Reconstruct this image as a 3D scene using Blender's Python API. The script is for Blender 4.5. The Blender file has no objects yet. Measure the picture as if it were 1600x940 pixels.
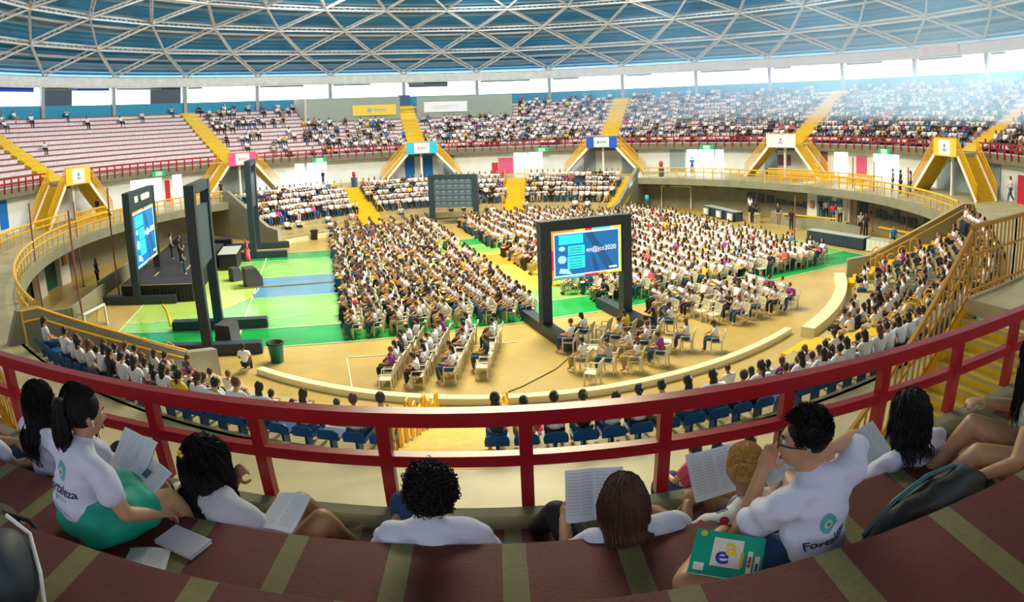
import bpy, bmesh, math, random
from mathutils import Matrix, Vector
from mathutils.bvhtree import BVHTree
import numpy as np
random.seed(7)
rng = random.Random(11)
SC = bpy.context.scene
COL = SC.collection
# ------------------------------------------------------------------ camera
cam_data = bpy.data.cameras.new('camera')
cam = bpy.data.objects.new('camera', cam_data)
COL.objects.link(cam)
CAMPOS = (0.0, -36.3974, 8.5)
_m = Matrix(((0.998322, 0.036281, -0.045132), (-0.047268, 0.06034, -0.997058), (-0.033451, 0.997518, 0.061954))).to_4x4()
_m.translation = CAMPOS
cam.matrix_world = _m
cam_data.type = 'PANO'
cam_data.panorama_type = 'FISHEYE_LENS_POLYNOMIAL'
cam_data.fisheye_fov = 4.0
cam_data.sensor_width = 36
cam_data.sensor_fit = 'HORIZONTAL'
cam_data.fisheye_polynomial_k0 = 0.0
cam_data.fisheye_polynomial_k1 = -0.04612099930361398
cam_data.fisheye_polynomial_k2 = 0.0003874076527354635
cam_data.fisheye_polynomial_k3 = -3.44789955928122e-05
cam_data.fisheye_polynomial_k4 = 7.384856593263125e-07
cam_data.shift_x = -0.012223
cam_data.shift_y = -0.229585
SC.camera = cam
# ------------------------------------------------------------------ light and exposure
SC.view_settings.view_transform = 'Standard'
SC.view_settings.look = 'None'
SC.view_settings.exposure = 0.0
SC.view_settings.gamma = 1.0
SC.view_settings.use_curve_mapping = False
SC.cycles.use_denoising = True
SC.cycles.volume_bounces = 1
SC.cycles.max_bounces = 6
SC.cycles.diffuse_bounces = 3
SC.cycles.glossy_bounces = 2
SC.cycles.transmission_bounces = 4
SC.cycles.transparent_max_bounces = 8
SC.cycles.sample_clamp_indirect = 6.0
SC.cycles.caustics_reflective = False
SC.cycles.caustics_refractive = False
world = bpy.data.worlds.new('sky')
SC.world = world
world.use_nodes = True
_bg = world.node_tree.nodes['Background']
_bg.inputs[0].default_value = (0.78, 0.88, 1.0, 1)
_bg.inputs[1].default_value = 5.2

def area_lamp(name, loc, target, size, power, color, shape='DISK'):
    l = bpy.data.lights.new(name, 'AREA')
    l.shape = shape; l.size = size; l.energy = power; l.color = color
    o = bpy.data.objects.new(name, l)
    o.location = loc
    d = Vector(target) - Vector(loc)
    o.rotation_euler = d.to_track_quat('-Z', 'Y').to_euler()
    COL.objects.link(o)
    return o
area_lamp('added_overhead_light', (0, 0, 23.0), (0, 0, 0), 17, 19500, (1.0, 0.90, 0.62))  # broad unseen lamp added above the court to brighten the arena
area_lamp('added_overhead_light', (-4, -22, 20.0), (0, -35, 5), 6, 90, (0.80, 0.87, 1.0))  # weak unseen fill added over the near seats

_sl = bpy.data.lights.new('flare_sun', 'SUN'); _sl.energy = 14.0; _sl.angle = math.radians(3); _sl.color = (0.72, 0.86, 1.0)  # sun added low behind the right windows to make the flare volume glow
_so = bpy.data.objects.new('flare_sun', _sl); COL.objects.link(_so)
_sa, _se = math.radians(68), math.radians(13)
_so.rotation_euler = Vector((-math.sin(_sa)*math.cos(_se), -math.cos(_sa)*math.cos(_se), -math.sin(_se))).to_track_quat('-Z', 'Y').to_euler()
for _a in (-105, -70, -35, 0, 35, 70, 105):
    _s, _c = math.sin(math.radians(_a)), math.cos(math.radians(_a))
    area_lamp('stand_fill', (24*_s, 24*_c, 21.0), (40*_s, 40*_c, 9.0), 3.0, 1500, (0.90, 0.94, 1.0))  # unseen area lamps added to brighten the stands

# ------------------------------------------------------------------ helpers
def pol(R, a, z=0.0):
    a = math.radians(a)
    return (R*math.sin(a), R*math.cos(a), z)
CA, SA = math.cos(math.radians(16)), math.sin(math.radians(16))
def uv(u, v, z=0.0):          # court axes
    return (u*CA - v*SA, u*SA + v*CA, z)
class MB:
    def __init__(s): s.v = []; s.f = []; s.m = []
    def add(s, vs, fs, mi=0):
        b = len(s.v); s.v.extend([tuple(q) for q in vs]); s.f.extend([tuple(b+i for i in q) for q in fs]); s.m.extend([mi]*len(fs)); return s
    def hexa(s, p, mi=0):     # 8 corners: bottom 0-3 ccw, top 4-7
        return s.add(p, [(3,2,1,0),(4,5,6,7),(0,1,5,4),(1,2,6,5),(2,3,7,6),(3,0,4,7)], mi)
    def box(s, c, d, rz=0.0, mi=0):
        x, y, z = d[0]/2, d[1]/2, d[2]/2; ca, sa = math.cos(rz), math.sin(rz)
        P = []
        for k in (-z, z):
            for (i, j) in ((-x,-y),(x,-y),(x,y),(-x,y)):
                P.append((c[0]+i*ca-j*sa, c[1]+i*sa+j*ca, c[2]+k))
        return s.hexa(P, mi)
    def bar(s, a, b, w, h=None, mi=0):   # rectangular bar between two points
        h = h or w; a = Vector(a); b = Vector(b); d = (b-a)
        if d.length < 1e-6: return s
        d.normalize(); up = Vector((0,0,1)) if abs(d.z) < 0.95 else Vector((0,1,0))
        x = d.cross(up).normalized(); y = x.cross(d).normalized(); x *= w/2; y *= h/2
        P = [a-x-y, a+x-y, a+x+y, a-x+y, b-x-y, b+x-y, b+x+y, b-x+y]
        return s.hexa(P, mi)
    def tube(s, pts, r, n=6, mi=0, cap=True):
        pts = [Vector(p) for p in pts]; N = len(pts)
        rs = r if isinstance(r, (list, tuple)) else [r]*N
        d0 = (pts[1]-pts[0]).normalized(); up = Vector((0,0,1)) if abs(d0.z) < 0.9 else Vector((1,0,0))
        x = d0.cross(up).normalized(); base = len(s.v)
        for i, p in enumerate(pts):
            d = (pts[min(i+1,N-1)]-pts[max(i-1,0)]).normalized()
            x = (x - d*x.dot(d)).normalized(); y = d.cross(x)
            for k in range(n):
                t = 2*math.pi*k/n; s.v.append(tuple(p + (x*math.cos(t)+y*math.sin(t))*rs[i]))
        for i in range(N-1):
            for k in range(n):
                a = base+i*n+k; b = base+i*n+(k+1)%n
                s.f.append((a, b, b+n, a+n)); s.m.append(mi)
        if cap:
            s.f.append(tuple(base+k for k in range(n))[::-1]); s.m.append(mi)
            s.f.append(tuple(base+(N-1)*n+k for k in range(n))); s.m.append(mi)
        return s
    def ell(s, c, r, n=10, m=7, mi=0, rot=None):
        c = Vector(c); base = len(s.v); R = rot or Matrix.Identity(3)
        for i in range(m+1):
            th = math.pi*i/m
            for k in range(n):
                ph = 2*math.pi*k/n
                s.v.append(tuple(c + R @ Vector((r[0]*math.sin(th)*math.cos(ph), r[1]*math.sin(th)*math.sin(ph), r[2]*math.cos(th)))))
        for i in range(m):
            for k in range(n):
                a = base+i*n+k; b = base+i*n+(k+1)%n
                s.f.append((a, a+n, b+n, b)); s.m.append(mi)
        return s
    def lathe(s, prof, c=(0,0,0), n=16, mi=0):
        base = len(s.v)
        for (r, z) in prof:
            for k in range(n):
                t = 2*math.pi*k/n; s.v.append((c[0]+r*math.cos(t), c[1]+r*math.sin(t), c[2]+z))
        for i in range(len(prof)-1):
            for k in range(n):
                a = base+i*n+k; b = base+i*n+(k+1)%n
                s.f.append((a, b, b+n, a+n)); s.m.append(mi)
        return s
    def sweep(s, prof, a0, a1, n, mi=0, closed=False, cap=True):   # profile [(R,z)] swept round the arena axis
        base = len(s.v); k = len(prof)
        for i in range(n+1):
            a = a0+(a1-a0)*i/n
            for (R, z) in prof: s.v.append(pol(R, a, z))
        for i in range(n):
            for j in range(k if closed else k-1):
                p = base+i*k+j; q = base+i*k+(j+1) % k
                s.f.append((p, p+k, q+k, q)); s.m.append(mi)
        if closed and cap:
            s.f.append(tuple(base+j for j in range(k))); s.m.append(mi)
            s.f.append(tuple(base+n*k+j for j in range(k))[::-1]); s.m.append(mi)
        return s
    def arcbox(s, R0, R1, z0, z1, a0, a1, n=None, mi=0):
        n = n or max(1, int(abs(a1-a0)/1.5))
        return s.sweep([(R0,z0),(R0,z1),(R1,z1),(R1,z0)], a0, a1, n, mi, True)
    def prism(s, poly, z0, z1, f=lambda x, y, z: (x, y, z), mi=0):
        n = len(poly); P = [f(x, y, z0) for x, y in poly]+[f(x, y, z1) for x, y in poly]
        return s.add(P, [tuple(range(n))[::-1], tuple(range(n, 2*n))]+[(i, (i+1) % n, n+(i+1) % n, n+i) for i in range(n)], mi)
    def mesh(s, name, mats, smooth=False):
        me = bpy.data.meshes.new(name); me.from_pydata(s.v, [], s.f)
        if not isinstance(mats, (list, tuple)): mats = [mats]
        for m in mats: me.materials.append(m)
        if len(mats) > 1: me.polygons.foreach_set('material_index', s.m)
        if smooth: me.polygons.foreach_set('use_smooth', [True]*len(me.polygons))
        me.update(); return me
    def obj(s, name, mats, parent=None, smooth=False, loc=None, rz=0.0):
        o = bpy.data.objects.new(name, s.mesh(name, mats, smooth)); COL.objects.link(o)
        if parent: o.parent = parent
        if loc: o.location = loc
        if rz: o.rotation_euler = (0, 0, rz)
        return o
def tag(o, label, cat, group=None, kind=None):
    o['label'] = label; o['category'] = cat
    if group: o['group'] = group
    if kind: o['kind'] = kind
    return o
def empty(name, loc=(0,0,0), rz=0.0):
    o = bpy.data.objects.new(name, None); COL.objects.link(o); o.location = loc; o.rotation_euler = (0,0,rz); o.empty_display_size = .1
    return o
_ONES = ['zero','one','two','three','four','five','six','seven','eight','nine','ten','eleven','twelve','thirteen','fourteen','fifteen','sixteen','seventeen','eighteen','nineteen']
_TENS = ['','','twenty','thirty','forty','fifty','sixty','seventy','eighty','ninety']
def words_of(n):
    if n < 20: return _ONES[n]
    if n < 100: return _TENS[n//10]+('' if n % 10 == 0 else _ONES[n % 10])
    return 'hundred'+words_of(n-100) if n > 100 else 'hundred'
def struct(o, kind='structure'):
    o['kind'] = kind; return o
def mobj(name, me, parent=None, loc=None, rz=None):
    o = bpy.data.objects.new(name, me); COL.objects.link(o)
    if parent: o.parent = parent
    if loc: o.location = loc
    if rz is not None: o.rotation_euler = (0,0,rz)
    return o
_TMP = bpy.data.scenes.new('workbench')
def baked(o):
    """mesh of an object with its modifiers applied, worked out in a scene of its own (quicker); the object is removed"""
    _TMP.collection.objects.link(o)
    with bpy.context.temp_override(scene=_TMP, view_layer=_TMP.view_layers[0]):
        dg = bpy.context.evaluated_depsgraph_get(); dg.update(); me = bpy.data.meshes.new_from_object(o.evaluated_get(dg))
    bpy.data.objects.remove(o); return me
# ------------------------------------------------------------------ materials
MATS = {}
def mat(name, col, rough=0.6, metal=0.0, var=0.0, scale=3.0, bump=0.0, emit=0.0, col2=None, spec=None):
    if name in MATS: return MATS[name]
    m = bpy.data.materials.new(name); m.use_nodes = True; nt = m.node_tree; N = nt.nodes; L = nt.links
    b = N['Principled BSDF']; c = (*col, 1)
    b.inputs['Base Color'].default_value = c; b.inputs['Roughness'].default_value = rough; b.inputs['Metallic'].default_value = metal
    if spec is not None: b.inputs['Specular IOR Level'].default_value = spec
    if var or bump:
        tc = N.new('ShaderNodeTexCoord'); no = N.new('ShaderNodeTexNoise'); no.inputs['Scale'].default_value = scale; no.inputs['Detail'].default_value = 6
        L.new(tc.outputs['Object'], no.inputs['Vector'])
        if var:
            r = N.new('ShaderNodeValToRGB'); r.color_ramp.elements[0].position = .3; r.color_ramp.elements[1].position = .72
            d = col2 or tuple(q*(1-var) for q in col)
            r.color_ramp.elements[0].color = (*d, 1); r.color_ramp.elements[1].color = c
            L.new(no.outputs['Fac'], r.inputs[0]); L.new(r.outputs[0], b.inputs['Base Color'])
        if bump:
            bp = N.new('ShaderNodeBump'); bp.inputs['Strength'].default_value = bump; bp.inputs['Distance'].default_value = 0.02
            L.new(no.outputs['Fac'], bp.inputs['Height']); L.new(bp.outputs[0], b.inputs['Normal'])
    if emit:
        b.inputs['Emission Color'].default_value = c; b.inputs['Emission Strength'].default_value = emit
    MATS[name] = m; return m
def mth(nt, op, a, b=None, clamp=False):
    n = nt.nodes.new('ShaderNodeMath'); n.operation = op; n.use_clamp = clamp
    for i, q in enumerate((a, b)):
        if q is None: continue
        if isinstance(q, (int, float)): n.inputs[i].default_value = q
        else: nt.links.new(q, n.inputs[i])
    return n.outputs[0]
def mixc(nt, f, a, b):
    n = nt.nodes.new('ShaderNodeMix'); n.data_type = 'RGBA'
    if isinstance(f, (int, float)): n.inputs[0].default_value = f
    else: nt.links.new(f, n.inputs[0])
    for i, q in ((6, a), (7, b)):
        if isinstance(q, tuple): n.inputs[i].default_value = (*q, 1)
        else: nt.links.new(q, n.inputs[i])
    return n.outputs[2]
R_K, Z_K, DR, DZ, NK = 33.2, 6.25, 0.875, 0.42, 13      # upper tier rows
def tier_mat(name, tread, stripe, riser, nose, seat_w=0.5, near=True):
    m = bpy.data.materials.new(name); m.use_nodes = True; nt = m.node_tree; N = nt.nodes; L = nt.links
    b = N['Principled BSDF']; b.inputs['Roughness'].default_value = .75
    g = N.new('ShaderNodeNewGeometry'); sp = N.new('ShaderNodeSeparateXYZ'); L.new(g.outputs['Position'], sp.inputs[0])
    sn = N.new('ShaderNodeSeparateXYZ'); L.new(g.outputs['Normal'], sn.inputs[0])
    x, y, z = sp.outputs
    R = mth(nt, 'SQRT', mth(nt, 'ADD', mth(nt, 'MULTIPLY', x, x), mth(nt, 'MULTIPLY', y, y)))
    an = mth(nt, 'ARCTAN2', x, mth(nt, 'MULTIPLY', y, -1.0))
    s = mth(nt, 'DIVIDE', mth(nt, 'MULTIPLY', an, 34.3), seat_w)
    fr = mth(nt, 'ABSOLUTE', mth(nt, 'SUBTRACT', mth(nt, 'FRACT', mth(nt, 'ADD', s, 0.5)), 0.5))
    st = mth(nt, 'LESS_THAN', fr, 0.105)
    rr = mth(nt, 'FRACT', mth(nt, 'DIVIDE', mth(nt, 'SUBTRACT', R, R_K), DR))
    back = mth(nt, 'GREATER_THAN', rr, 0.72)
    stripes = mth(nt, 'MAXIMUM', st, back)
    no = N.new('ShaderNodeTexNoise'); no.inputs['Scale'].default_value = 5; no.inputs['Detail'].default_value = 8; L.new(g.outputs['Position'], no.inputs['Vector'])
    no2 = N.new('ShaderNodeTexNoise'); no2.inputs['Scale'].default_value = 60; no2.inputs['Detail'].default_value = 3; L.new(g.outputs['Position'], no2.inputs['Vector'])
    nn = mth(nt, 'ADD', mth(nt, 'MULTIPLY', no.outputs['Fac'], .8), mth(nt, 'MULTIPLY', no2.outputs['Fac'], .35))
    nn = mth(nt, 'ADD', nn, 0.42)
    c = mixc(nt, stripes, tread, stripe)
    top = mth(nt, 'GREATER_THAN', sn.outputs[2], 0.5)
    zz = mth(nt, 'FRACT', mth(nt, 'ADD', mth(nt, 'DIVIDE', mth(nt, 'SUBTRACT', z, Z_K-0.001), DZ), 0.0))
    nz = mth(nt, 'GREATER_THAN', zz, 0.72)
    c2 = mixc(nt, nz, riser, nose)
    c = mixc(nt, top, c2, c)
    v = N.new('ShaderNodeVectorMath'); v.operation = 'SCALE'; L.new(c, v.inputs[0]); L.new(nn, v.inputs['Scale'])
    L.new(v.outputs[0], b.inputs['Base Color'])
    bp = N.new('ShaderNodeBump'); bp.inputs['Strength'].default_value = .25; bp.inputs['Distance'].default_value = .01
    L.new(no2.outputs['Fac'], bp.inputs['Height']); L.new(bp.outputs[0], b.inputs['Normal'])
    return m
M_TIER = tier_mat('painted_tier', (0.105, 0.016, 0.015), (0.155, 0.14, 0.058), (0.78, 0.68, 0.72), (0.28, 0.09, 0.09))
M_CONC = mat('beige_concrete', (0.50, 0.41, 0.21), .8, var=.25, scale=1.3, bump=.1)
M_CONCW = mat('concourse_floor', (0.54, 0.47, 0.26), .5, var=.35, scale=.7)
M_GREY = mat('grey_green_concrete', (0.30, 0.30, 0.22), .8, var=.2, scale=1.2, bump=.1)
M_WALL = mat('white_wall', (0.80, 0.84, 0.86), .7, var=.08, scale=1)
M_RED = mat('red_paint', (0.38, 0.008, 0.018), .32, var=.12, scale=4)
M_REDFAR = M_RED
M_YEL = mat('yellow_paint', (0.88, 0.48, 0.01), .4, var=.1, scale=3)
M_YELF = mat('yellow_floor_paint', (0.85, 0.55, 0.02), .55, var=.2, scale=6)
M_SAND = mat('sand_floor', (0.56, 0.40, 0.12), .35, var=.25, scale=.5)
M_FLOORW = mat('walkway', (0.16, 0.15, 0.09), .8, var=.3, scale=4, bump=.2)
M_BLUE = mat('blue_wall_paint', (0.02, 0.30, 0.50), .6, var=.1)
M_DARK = mat('dark_panel', (0.05, 0.08, 0.12), .5)
M_PIL = mat('pillar_concrete', (0.35, 0.38, 0.36), .7)
M_WHITE = mat('white_paint', (0.82, 0.82, 0.80), .5)
M_TRUSS = mat('truss_paint', (0.66, 0.62, 0.54), .45, var=.15, scale=2)
M_SLATE = mat('slate_frame_cloth', (0.025, 0.045, 0.07), .5, var=.2, scale=3)
M_BLACK = mat('black_fabric', (0.012, 0.012, 0.016), .7, var=.4, scale=20, bump=.2)
M_SEAT = mat('blue_seat_plastic', (0.006, 0.09, 0.28), .35)
M_CHAIR = mat('white_chair_plastic', (0.72, 0.66, 0.50), .4)

# ------------------------------------------------------------------ the arena shell
fl = MB(); fl.sweep([(0.01, 0), (10, 0), (20, 0), (29, 0)], 0, 360, 72)
struct(fl.obj('floor', M_SAND))
# painted court on the floor
def court_obj(name, m, polys, z):
    b = MB()
    for q in polys: b.prism(q, z-0.004, z, lambda x, y, zz: uv(x, y, zz))
    return struct(b.obj(name, m))
M_GRND = mat('court_dark_green', (0.015, 0.42, 0.09), .22, var=.25, scale=.6)
M_GRNL = mat('court_light_green', (0.30, 0.62, 0.13), .2, var=.35, scale=.35, col2=(0.13, 0.50, 0.12))
M_GRNP = mat('court_lime', (0.48, 0.66, 0.14), .2, var=.2, scale=.4)
M_CBLUE = mat('court_blue', (0.10, 0.32, 0.55), .2, var=.2, scale=.5)
M_CORG = mat('court_orange', (0.85, 0.30, 0.03), .25)
M_CYEL = mat('court_yellow', (0.85, 0.62, 0.08), .25)
M_LINE = mat('court_line', (0.72, 0.78, 0.55), .3)
def circ(cx, cy, r, a0=0, a1=360, n=32): return [(cx+r*math.cos(math.radians(a0+(a1-a0)*i/n)), cy+r*math.sin(math.radians(a0+(a1-a0)*i/n))) for i in range(n+(0 if a1-a0 >= 360 else 1))]
court_obj('floor_court_border', M_GRND, [[(-20.4,-10.05),(20.4,-10.05),(20.4,10.6),(-20.4,10.6)]], 0.005)
court_obj('floor_court', M_GRNL, [[(-20.4,-7.4),(20.4,-7.4),(20.4,8.0),(-20.4,8.0)]], 0.009)
court_obj('floor_goal_area', M_GRNP, [[(-20.4,-6.2)]+circ(-20.4, 0.4, 6.4, -90, 90, 24)+[(-20.4, 6.8)]], 0.013)
court_obj('floor_key', M_CBLUE, [[(-14.2,-2.0),(-7.5,-2.0),(-7.5,2.9),(-14.2,2.9)]], 0.017)
court_obj('floor_centre', M_CORG, [[(-3.5,1.0),(3.0,1.0),(3.0,4.2),(-3.5,4.2)]], 0.013)
court_obj('floor_centre', M_CYEL, [[(-3.5,-5.2),(2.5,-5.2),(2.5,1.0),(-3.5,1.0)], [(-1.5,4.2),(2.5,4.2),(2.5,5.2),(-1.5,5.2)]], 0.014)
ln = MB()
def fline(pts, w=0.08, z=0.021):
    for i in range(len(pts)-1):
        a, b = Vector(pts[i]), Vector(pts[i+1]); d = (b-a); 
        if d.length < 1e-4: continue
        d.normalize(); n = Vector((-d.y, d.x))*w/2; a -= d*w/2; b += d*w/2
        ln.prism([tuple(a-n), tuple(b-n), tuple(b+n), tuple(a+n)], z-.003, z, lambda x, y, zz: uv(x, y, zz))
fline([(-20.4,-10.05),(20.4,-10.05),(20.4,10.6),(-20.4,10.6),(-20.4,-10.05)])
fline([(-20.4,-7.45),(20.4,-7.45)]); fline([(-20.4,8.0),(20.4,8.0)]); fline([(-14.2,-10.05),(-14.2,10.6)])
fline(circ(-20.4, 0.4, 6.4, -90, 90, 24)); fline(circ(-8.0, 0.4, 1.9, -90, 90, 16)); fline(circ(-14.2, 0.4, 6.6, -80, 80, 24))
fline([(-14.2,2.9),(-8,2.9),(-8,-2.0),(-14.2,-2.0)]); fline([(-9.6,-11.9),(-3.0,-12.3)], .07); fline([(-9.6,-11.9),(-9.6,-17)], .05)
struct(ln.obj('floor_court_lines', M_LINE))
# low white kerb around the court hall
k = MB(); k.arcbox(18.1, 18.42, 0, 0.22, 142, 209, 60); struct(k.obj('trim_1', M_WHITE_K := mat('kerb_cream', (0.78, 0.72, 0.45), .6)))
k = MB(); k.arcbox(18.9, 19.5, 0, 0.42, 114.5, 142.5, 28); struct(k.obj('trim_1', M_WHITE_K))
k = MB(); k.arcbox(19.3, 19.7, 0, 0.28, -58, 30, 60); struct(k.obj('trim_1', M_WHITE_K))

# lower bowl (two sectors of stepped seating)
BR0, BDR, BDZ, BN = 20.0, 0.97, 0.375, 7
def bowl_prof():
    p = [(BR0-.02, 0.0)]
    for i in range(BN):
        z = BDZ*(i+1)
        p += [(BR0+BDR*i, z), (BR0+BDR*(i+1), z)]
    return p+[(26.79, 3.0), (27.0, 3.0)]
b = MB(); b.sweep(bowl_prof(), 114, 212, 120); struct(b.obj('floor_lower_stand', M_CONC))
b = MB(); b.sweep(bowl_prof(), -60, 31, 110); struct(b.obj('floor_lower_stand', M_CONC))
# concourse ring and its edge beam over the court hall
b = MB()
for a0, a1, r0 in ((31, 114, 26.15), (114, 212, 26.9), (212, 300, 26.15), (300, 391, 26.9)): b.sweep([(r0, 3.0), (33.6, 3.0)], a0, a1, 60)
struct(b.obj('floor_concourse', M_CONCW))
b = MB()
for a0, a1 in ((31, 114), (212, 300)):
    b.arcbox(25.95, 26.3, 2.45, 3.02, a0, a1, 60)
    b.sweep([(26.2, 2.5), (28.6, 2.55)], a0, a1, 60)
struct(b.obj('trim_2', M_GREY))
b = MB()
for a0, a1 in ((31, 114), (212, 300)): b.sweep([(28.5, 0.0), (28.5, 2.6)], a0, a1, 60)
struct(b.obj('wall_court_hall', M_GREY))
# brackets under the edge beam
b = MB()
for a in [36+7.4*i for i in range(11)]+[218+7.6*i for i in range(11)]:
    P = [pol(R, a+s, z) for (R, z) in ((26.1, 2.46), (28.5, 2.5), (28.5, 1.9)) for s in (-.3, .3)]
    b.add(P, [(0,2,4),(1,5,3),(0,1,3,2),(2,3,5,4),(4,5,1,0)])
struct(b.obj('trim_3', M_GREY))
# parapets closing the bowl sectors
def parapet(a, sgn):
    b = MB(); t = .35
    def P(R, z, s): 
        x, y, _ = pol(R, a, 0); q = math.radians(a); return (x+math.cos(q)*t*s, y-math.sin(q)*t*s, z)
    prof = [(19.6, 0), (28.6, 0), (28.6, 2.99), (27.4, 3.0), (26.9, 3.95), (26.1, 3.95), (20.9, 1.35), (19.6, 1.15)]
    n = len(prof)
    V = [P(R, z, 0) for R, z in prof]+[P(R, z, sgn) for R, z in prof]
    b.add(V, [tuple(range(n)), tuple(range(n, 2*n))[::-1]]+[(i, (i+1) % n, n+(i+1) % n, n+i) for i in range(n)])
    return struct(b.obj('wall_parapet', M_GREY))
parapet(212, -1); parapet(113.9, 1); parapet(-60, 1); parapet(31, -1)
# concourse back wall beneath the upper tier, deck slab and fascia
# openings in the concourse wall to the bright outside
OPEN = [(-70.5, -64.2, 3.1, 5.2), (-62, -60.2, 3.1, 5.3), (-38.0, -36.2, 3.0, 5.5), (-35.7, -32.0, 3.0, 5.5), (3.4, 6.0, 3.6, 5.5), (6.2, 8.9, 3.6, 5.5), (36.2, 38.2, 3.2, 5.5), (38.4, 41.3, 3.2, 5.5), (41.6, 43.1, 3.2, 5.5), (64.5, 67.2, 3.2, 5.3), (72.3, 77.5, 3.0, 5.4)]
b = MB(); _p = -180.0
for a0, a1, z0, z1 in OPEN+[(180, 180, 0, 0)]:
    b.sweep([(33.5, 3.0), (33.5, 5.6)], _p, a0, max(1, int((a0-_p)/2)))
    if a1 > a0:
        n_ = max(1, int((a1-a0)/2))
        if z0 > 3.0: b.sweep([(33.7, z0), (33.5, z0), (33.5, 3.0)], a0, a1, n_)
        b.sweep([(33.7, z1), (33.5, z1), (33.5, 5.6)], a0, a1, n_)
    _p = a1
struct(b.obj('wall_concourse', M_WALL))
b = MB(); b.sweep([(33.6, 5.35), (32.84, 5.35), (32.80, 5.4), (32.80, 6.0), (33.06, 6.0)], 0, 360, 240)
struct(b.obj('trim_4', mat('deck_edge', (0.22, 0.21, 0.14), .8, var=.3, scale=3, bump=.2)))
b = MB()
p = [(33.05, 6.0), (33.05, 6.10), (R_K+DR, 6.10)]
for i in range(1, NK): p += [(R_K+DR*i, Z_K+DZ*i), (R_K+DR*(i+1), Z_K+DZ*i)]
b.sweep(p, 0, 360, 360); struct(b.obj('floor_upper_tier', M_TIER))
RT, ZT = R_K+DR*NK, Z_K+DZ*(NK-1)
# parapet wall below the windows, pillars, ring beam
b = MB(); b.sweep([(RT, ZT), (RT, ZT+.05), (44.6, ZT+.05), (44.6, 12.5), (44.9, 12.5)], 0, 360, 180); struct(b.obj('wall_outer', M_BLUE))
PH0 = -74.7355
for i in range(30):
    a = PH0+12*i
    q = MB(); q.box((0, 0, 1.75), (.42, .5, 4.6)); o = q.obj('trim_5', M_PIL, loc=pol(44.55, a, 10.9), rz=-math.radians(a)); struct(o)
b = MB(); b.sweep([(44.9, 14.2), (44.1, 14.2), (44.05, 14.35), (44.05, 15.2), (44.6, 15.35), (45.3, 15.4)], 0, 360, 180)
struct(b.obj('trim_6', mat('ring_beam', (0.82, 0.84, 0.80), .6, var=.2, scale=1.5)))
# dark infill panels in some of the window bays
def bay_panel(a0, a1, z0, z1, m=M_DARK):
    q = MB(); q.arcbox(44.65, 44.8, z0, z1, a0, a1, 6); return struct(q.obj('window_infill', m))
bay_panel(-74.2, -69.6, 12.5, 14.2); bay_panel(-69.6, -63.3, 13.95, 14.2, mat('panel_blue', (0.01, 0.04, 0.45), .4)); bay_panel(-56.4, -51.3, 12.5, 14.2)
bay_panel(-13.9, -7.5, 13.6, 14.2); bay_panel(-86.2, -76, 13.8, 14.2, MATS['panel_blue'])
for i in range(30): 
    a = PH0+12*i; q = MB(); q.arcbox(44.62, 44.72, 14.02, 14.2, a+.6, a+6+3*math.sin(i*2.3), 6); struct(q.obj('window_%d' % (i+1), M_PIL))
# dome skin: corrugated blue sheeting above the lattice
DOME = [(45.6, 15.45), (44.6, 16.0), (40.5, 18.6), (36.3, 20.7), (31.3, 22.6), (25.5, 24.4), (19, 26.0), (12, 27.2), (5, 27.8), (0.01, 27.9)]
cm = bpy.data.materials.new('corrugated_blue_roof'); cm.use_nodes = True; nt = cm.node_tree
g = nt.nodes.new('ShaderNodeNewGeometry'); sp = nt.nodes.new('ShaderNodeSeparateXYZ'); nt.links.new(g.outputs['Position'], sp.inputs[0])
Rn = mth(nt, 'SQRT', mth(nt, 'ADD', mth(nt, 'MULTIPLY', sp.outputs[0], sp.outputs[0]), mth(nt, 'MULTIPLY', sp.outputs[1], sp.outputs[1])))
wv = mth(nt, 'SINE', mth(nt, 'MULTIPLY', Rn, 11.0))
no = nt.nodes.new('ShaderNodeTexNoise'); no.inputs['Scale'].default_value = .18; nt.links.new(g.outputs['Position'], no.inputs['Vector'])
refl_rings = mth(nt, 'GREATER_THAN', mth(nt, 'SINE', mth(nt, 'MULTIPLY', Rn, 2.9)), 0.72)  # pale rings: reflections on the corrugations painted into the colour
cc = mixc(nt, no.outputs['Fac'], (0.012, 0.15, 0.32), (0.04, 0.34, 0.60))
cc = mixc(nt, mth(nt, 'MULTIPLY', refl_rings, .55), cc, (0.42, 0.55, 0.62))
nt.links.new(cc, nt.nodes['Principled BSDF'].inputs['Base Color']); nt.nodes['Principled BSDF'].inputs['Roughness'].default_value = .35
bp_ = nt.nodes.new('ShaderNodeBump'); bp_.inputs['Strength'].default_value = .6; bp_.inputs['Distance'].default_value = .06; nt.links.new(wv, bp_.inputs['Height']); nt.links.new(bp_.outputs[0], nt.nodes['Principled BSDF'].inputs['Normal'])
b = MB(); b.sweep(DOME, 0, 360, 120); struct(b.obj('ceiling', cm, smooth=True))
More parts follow.
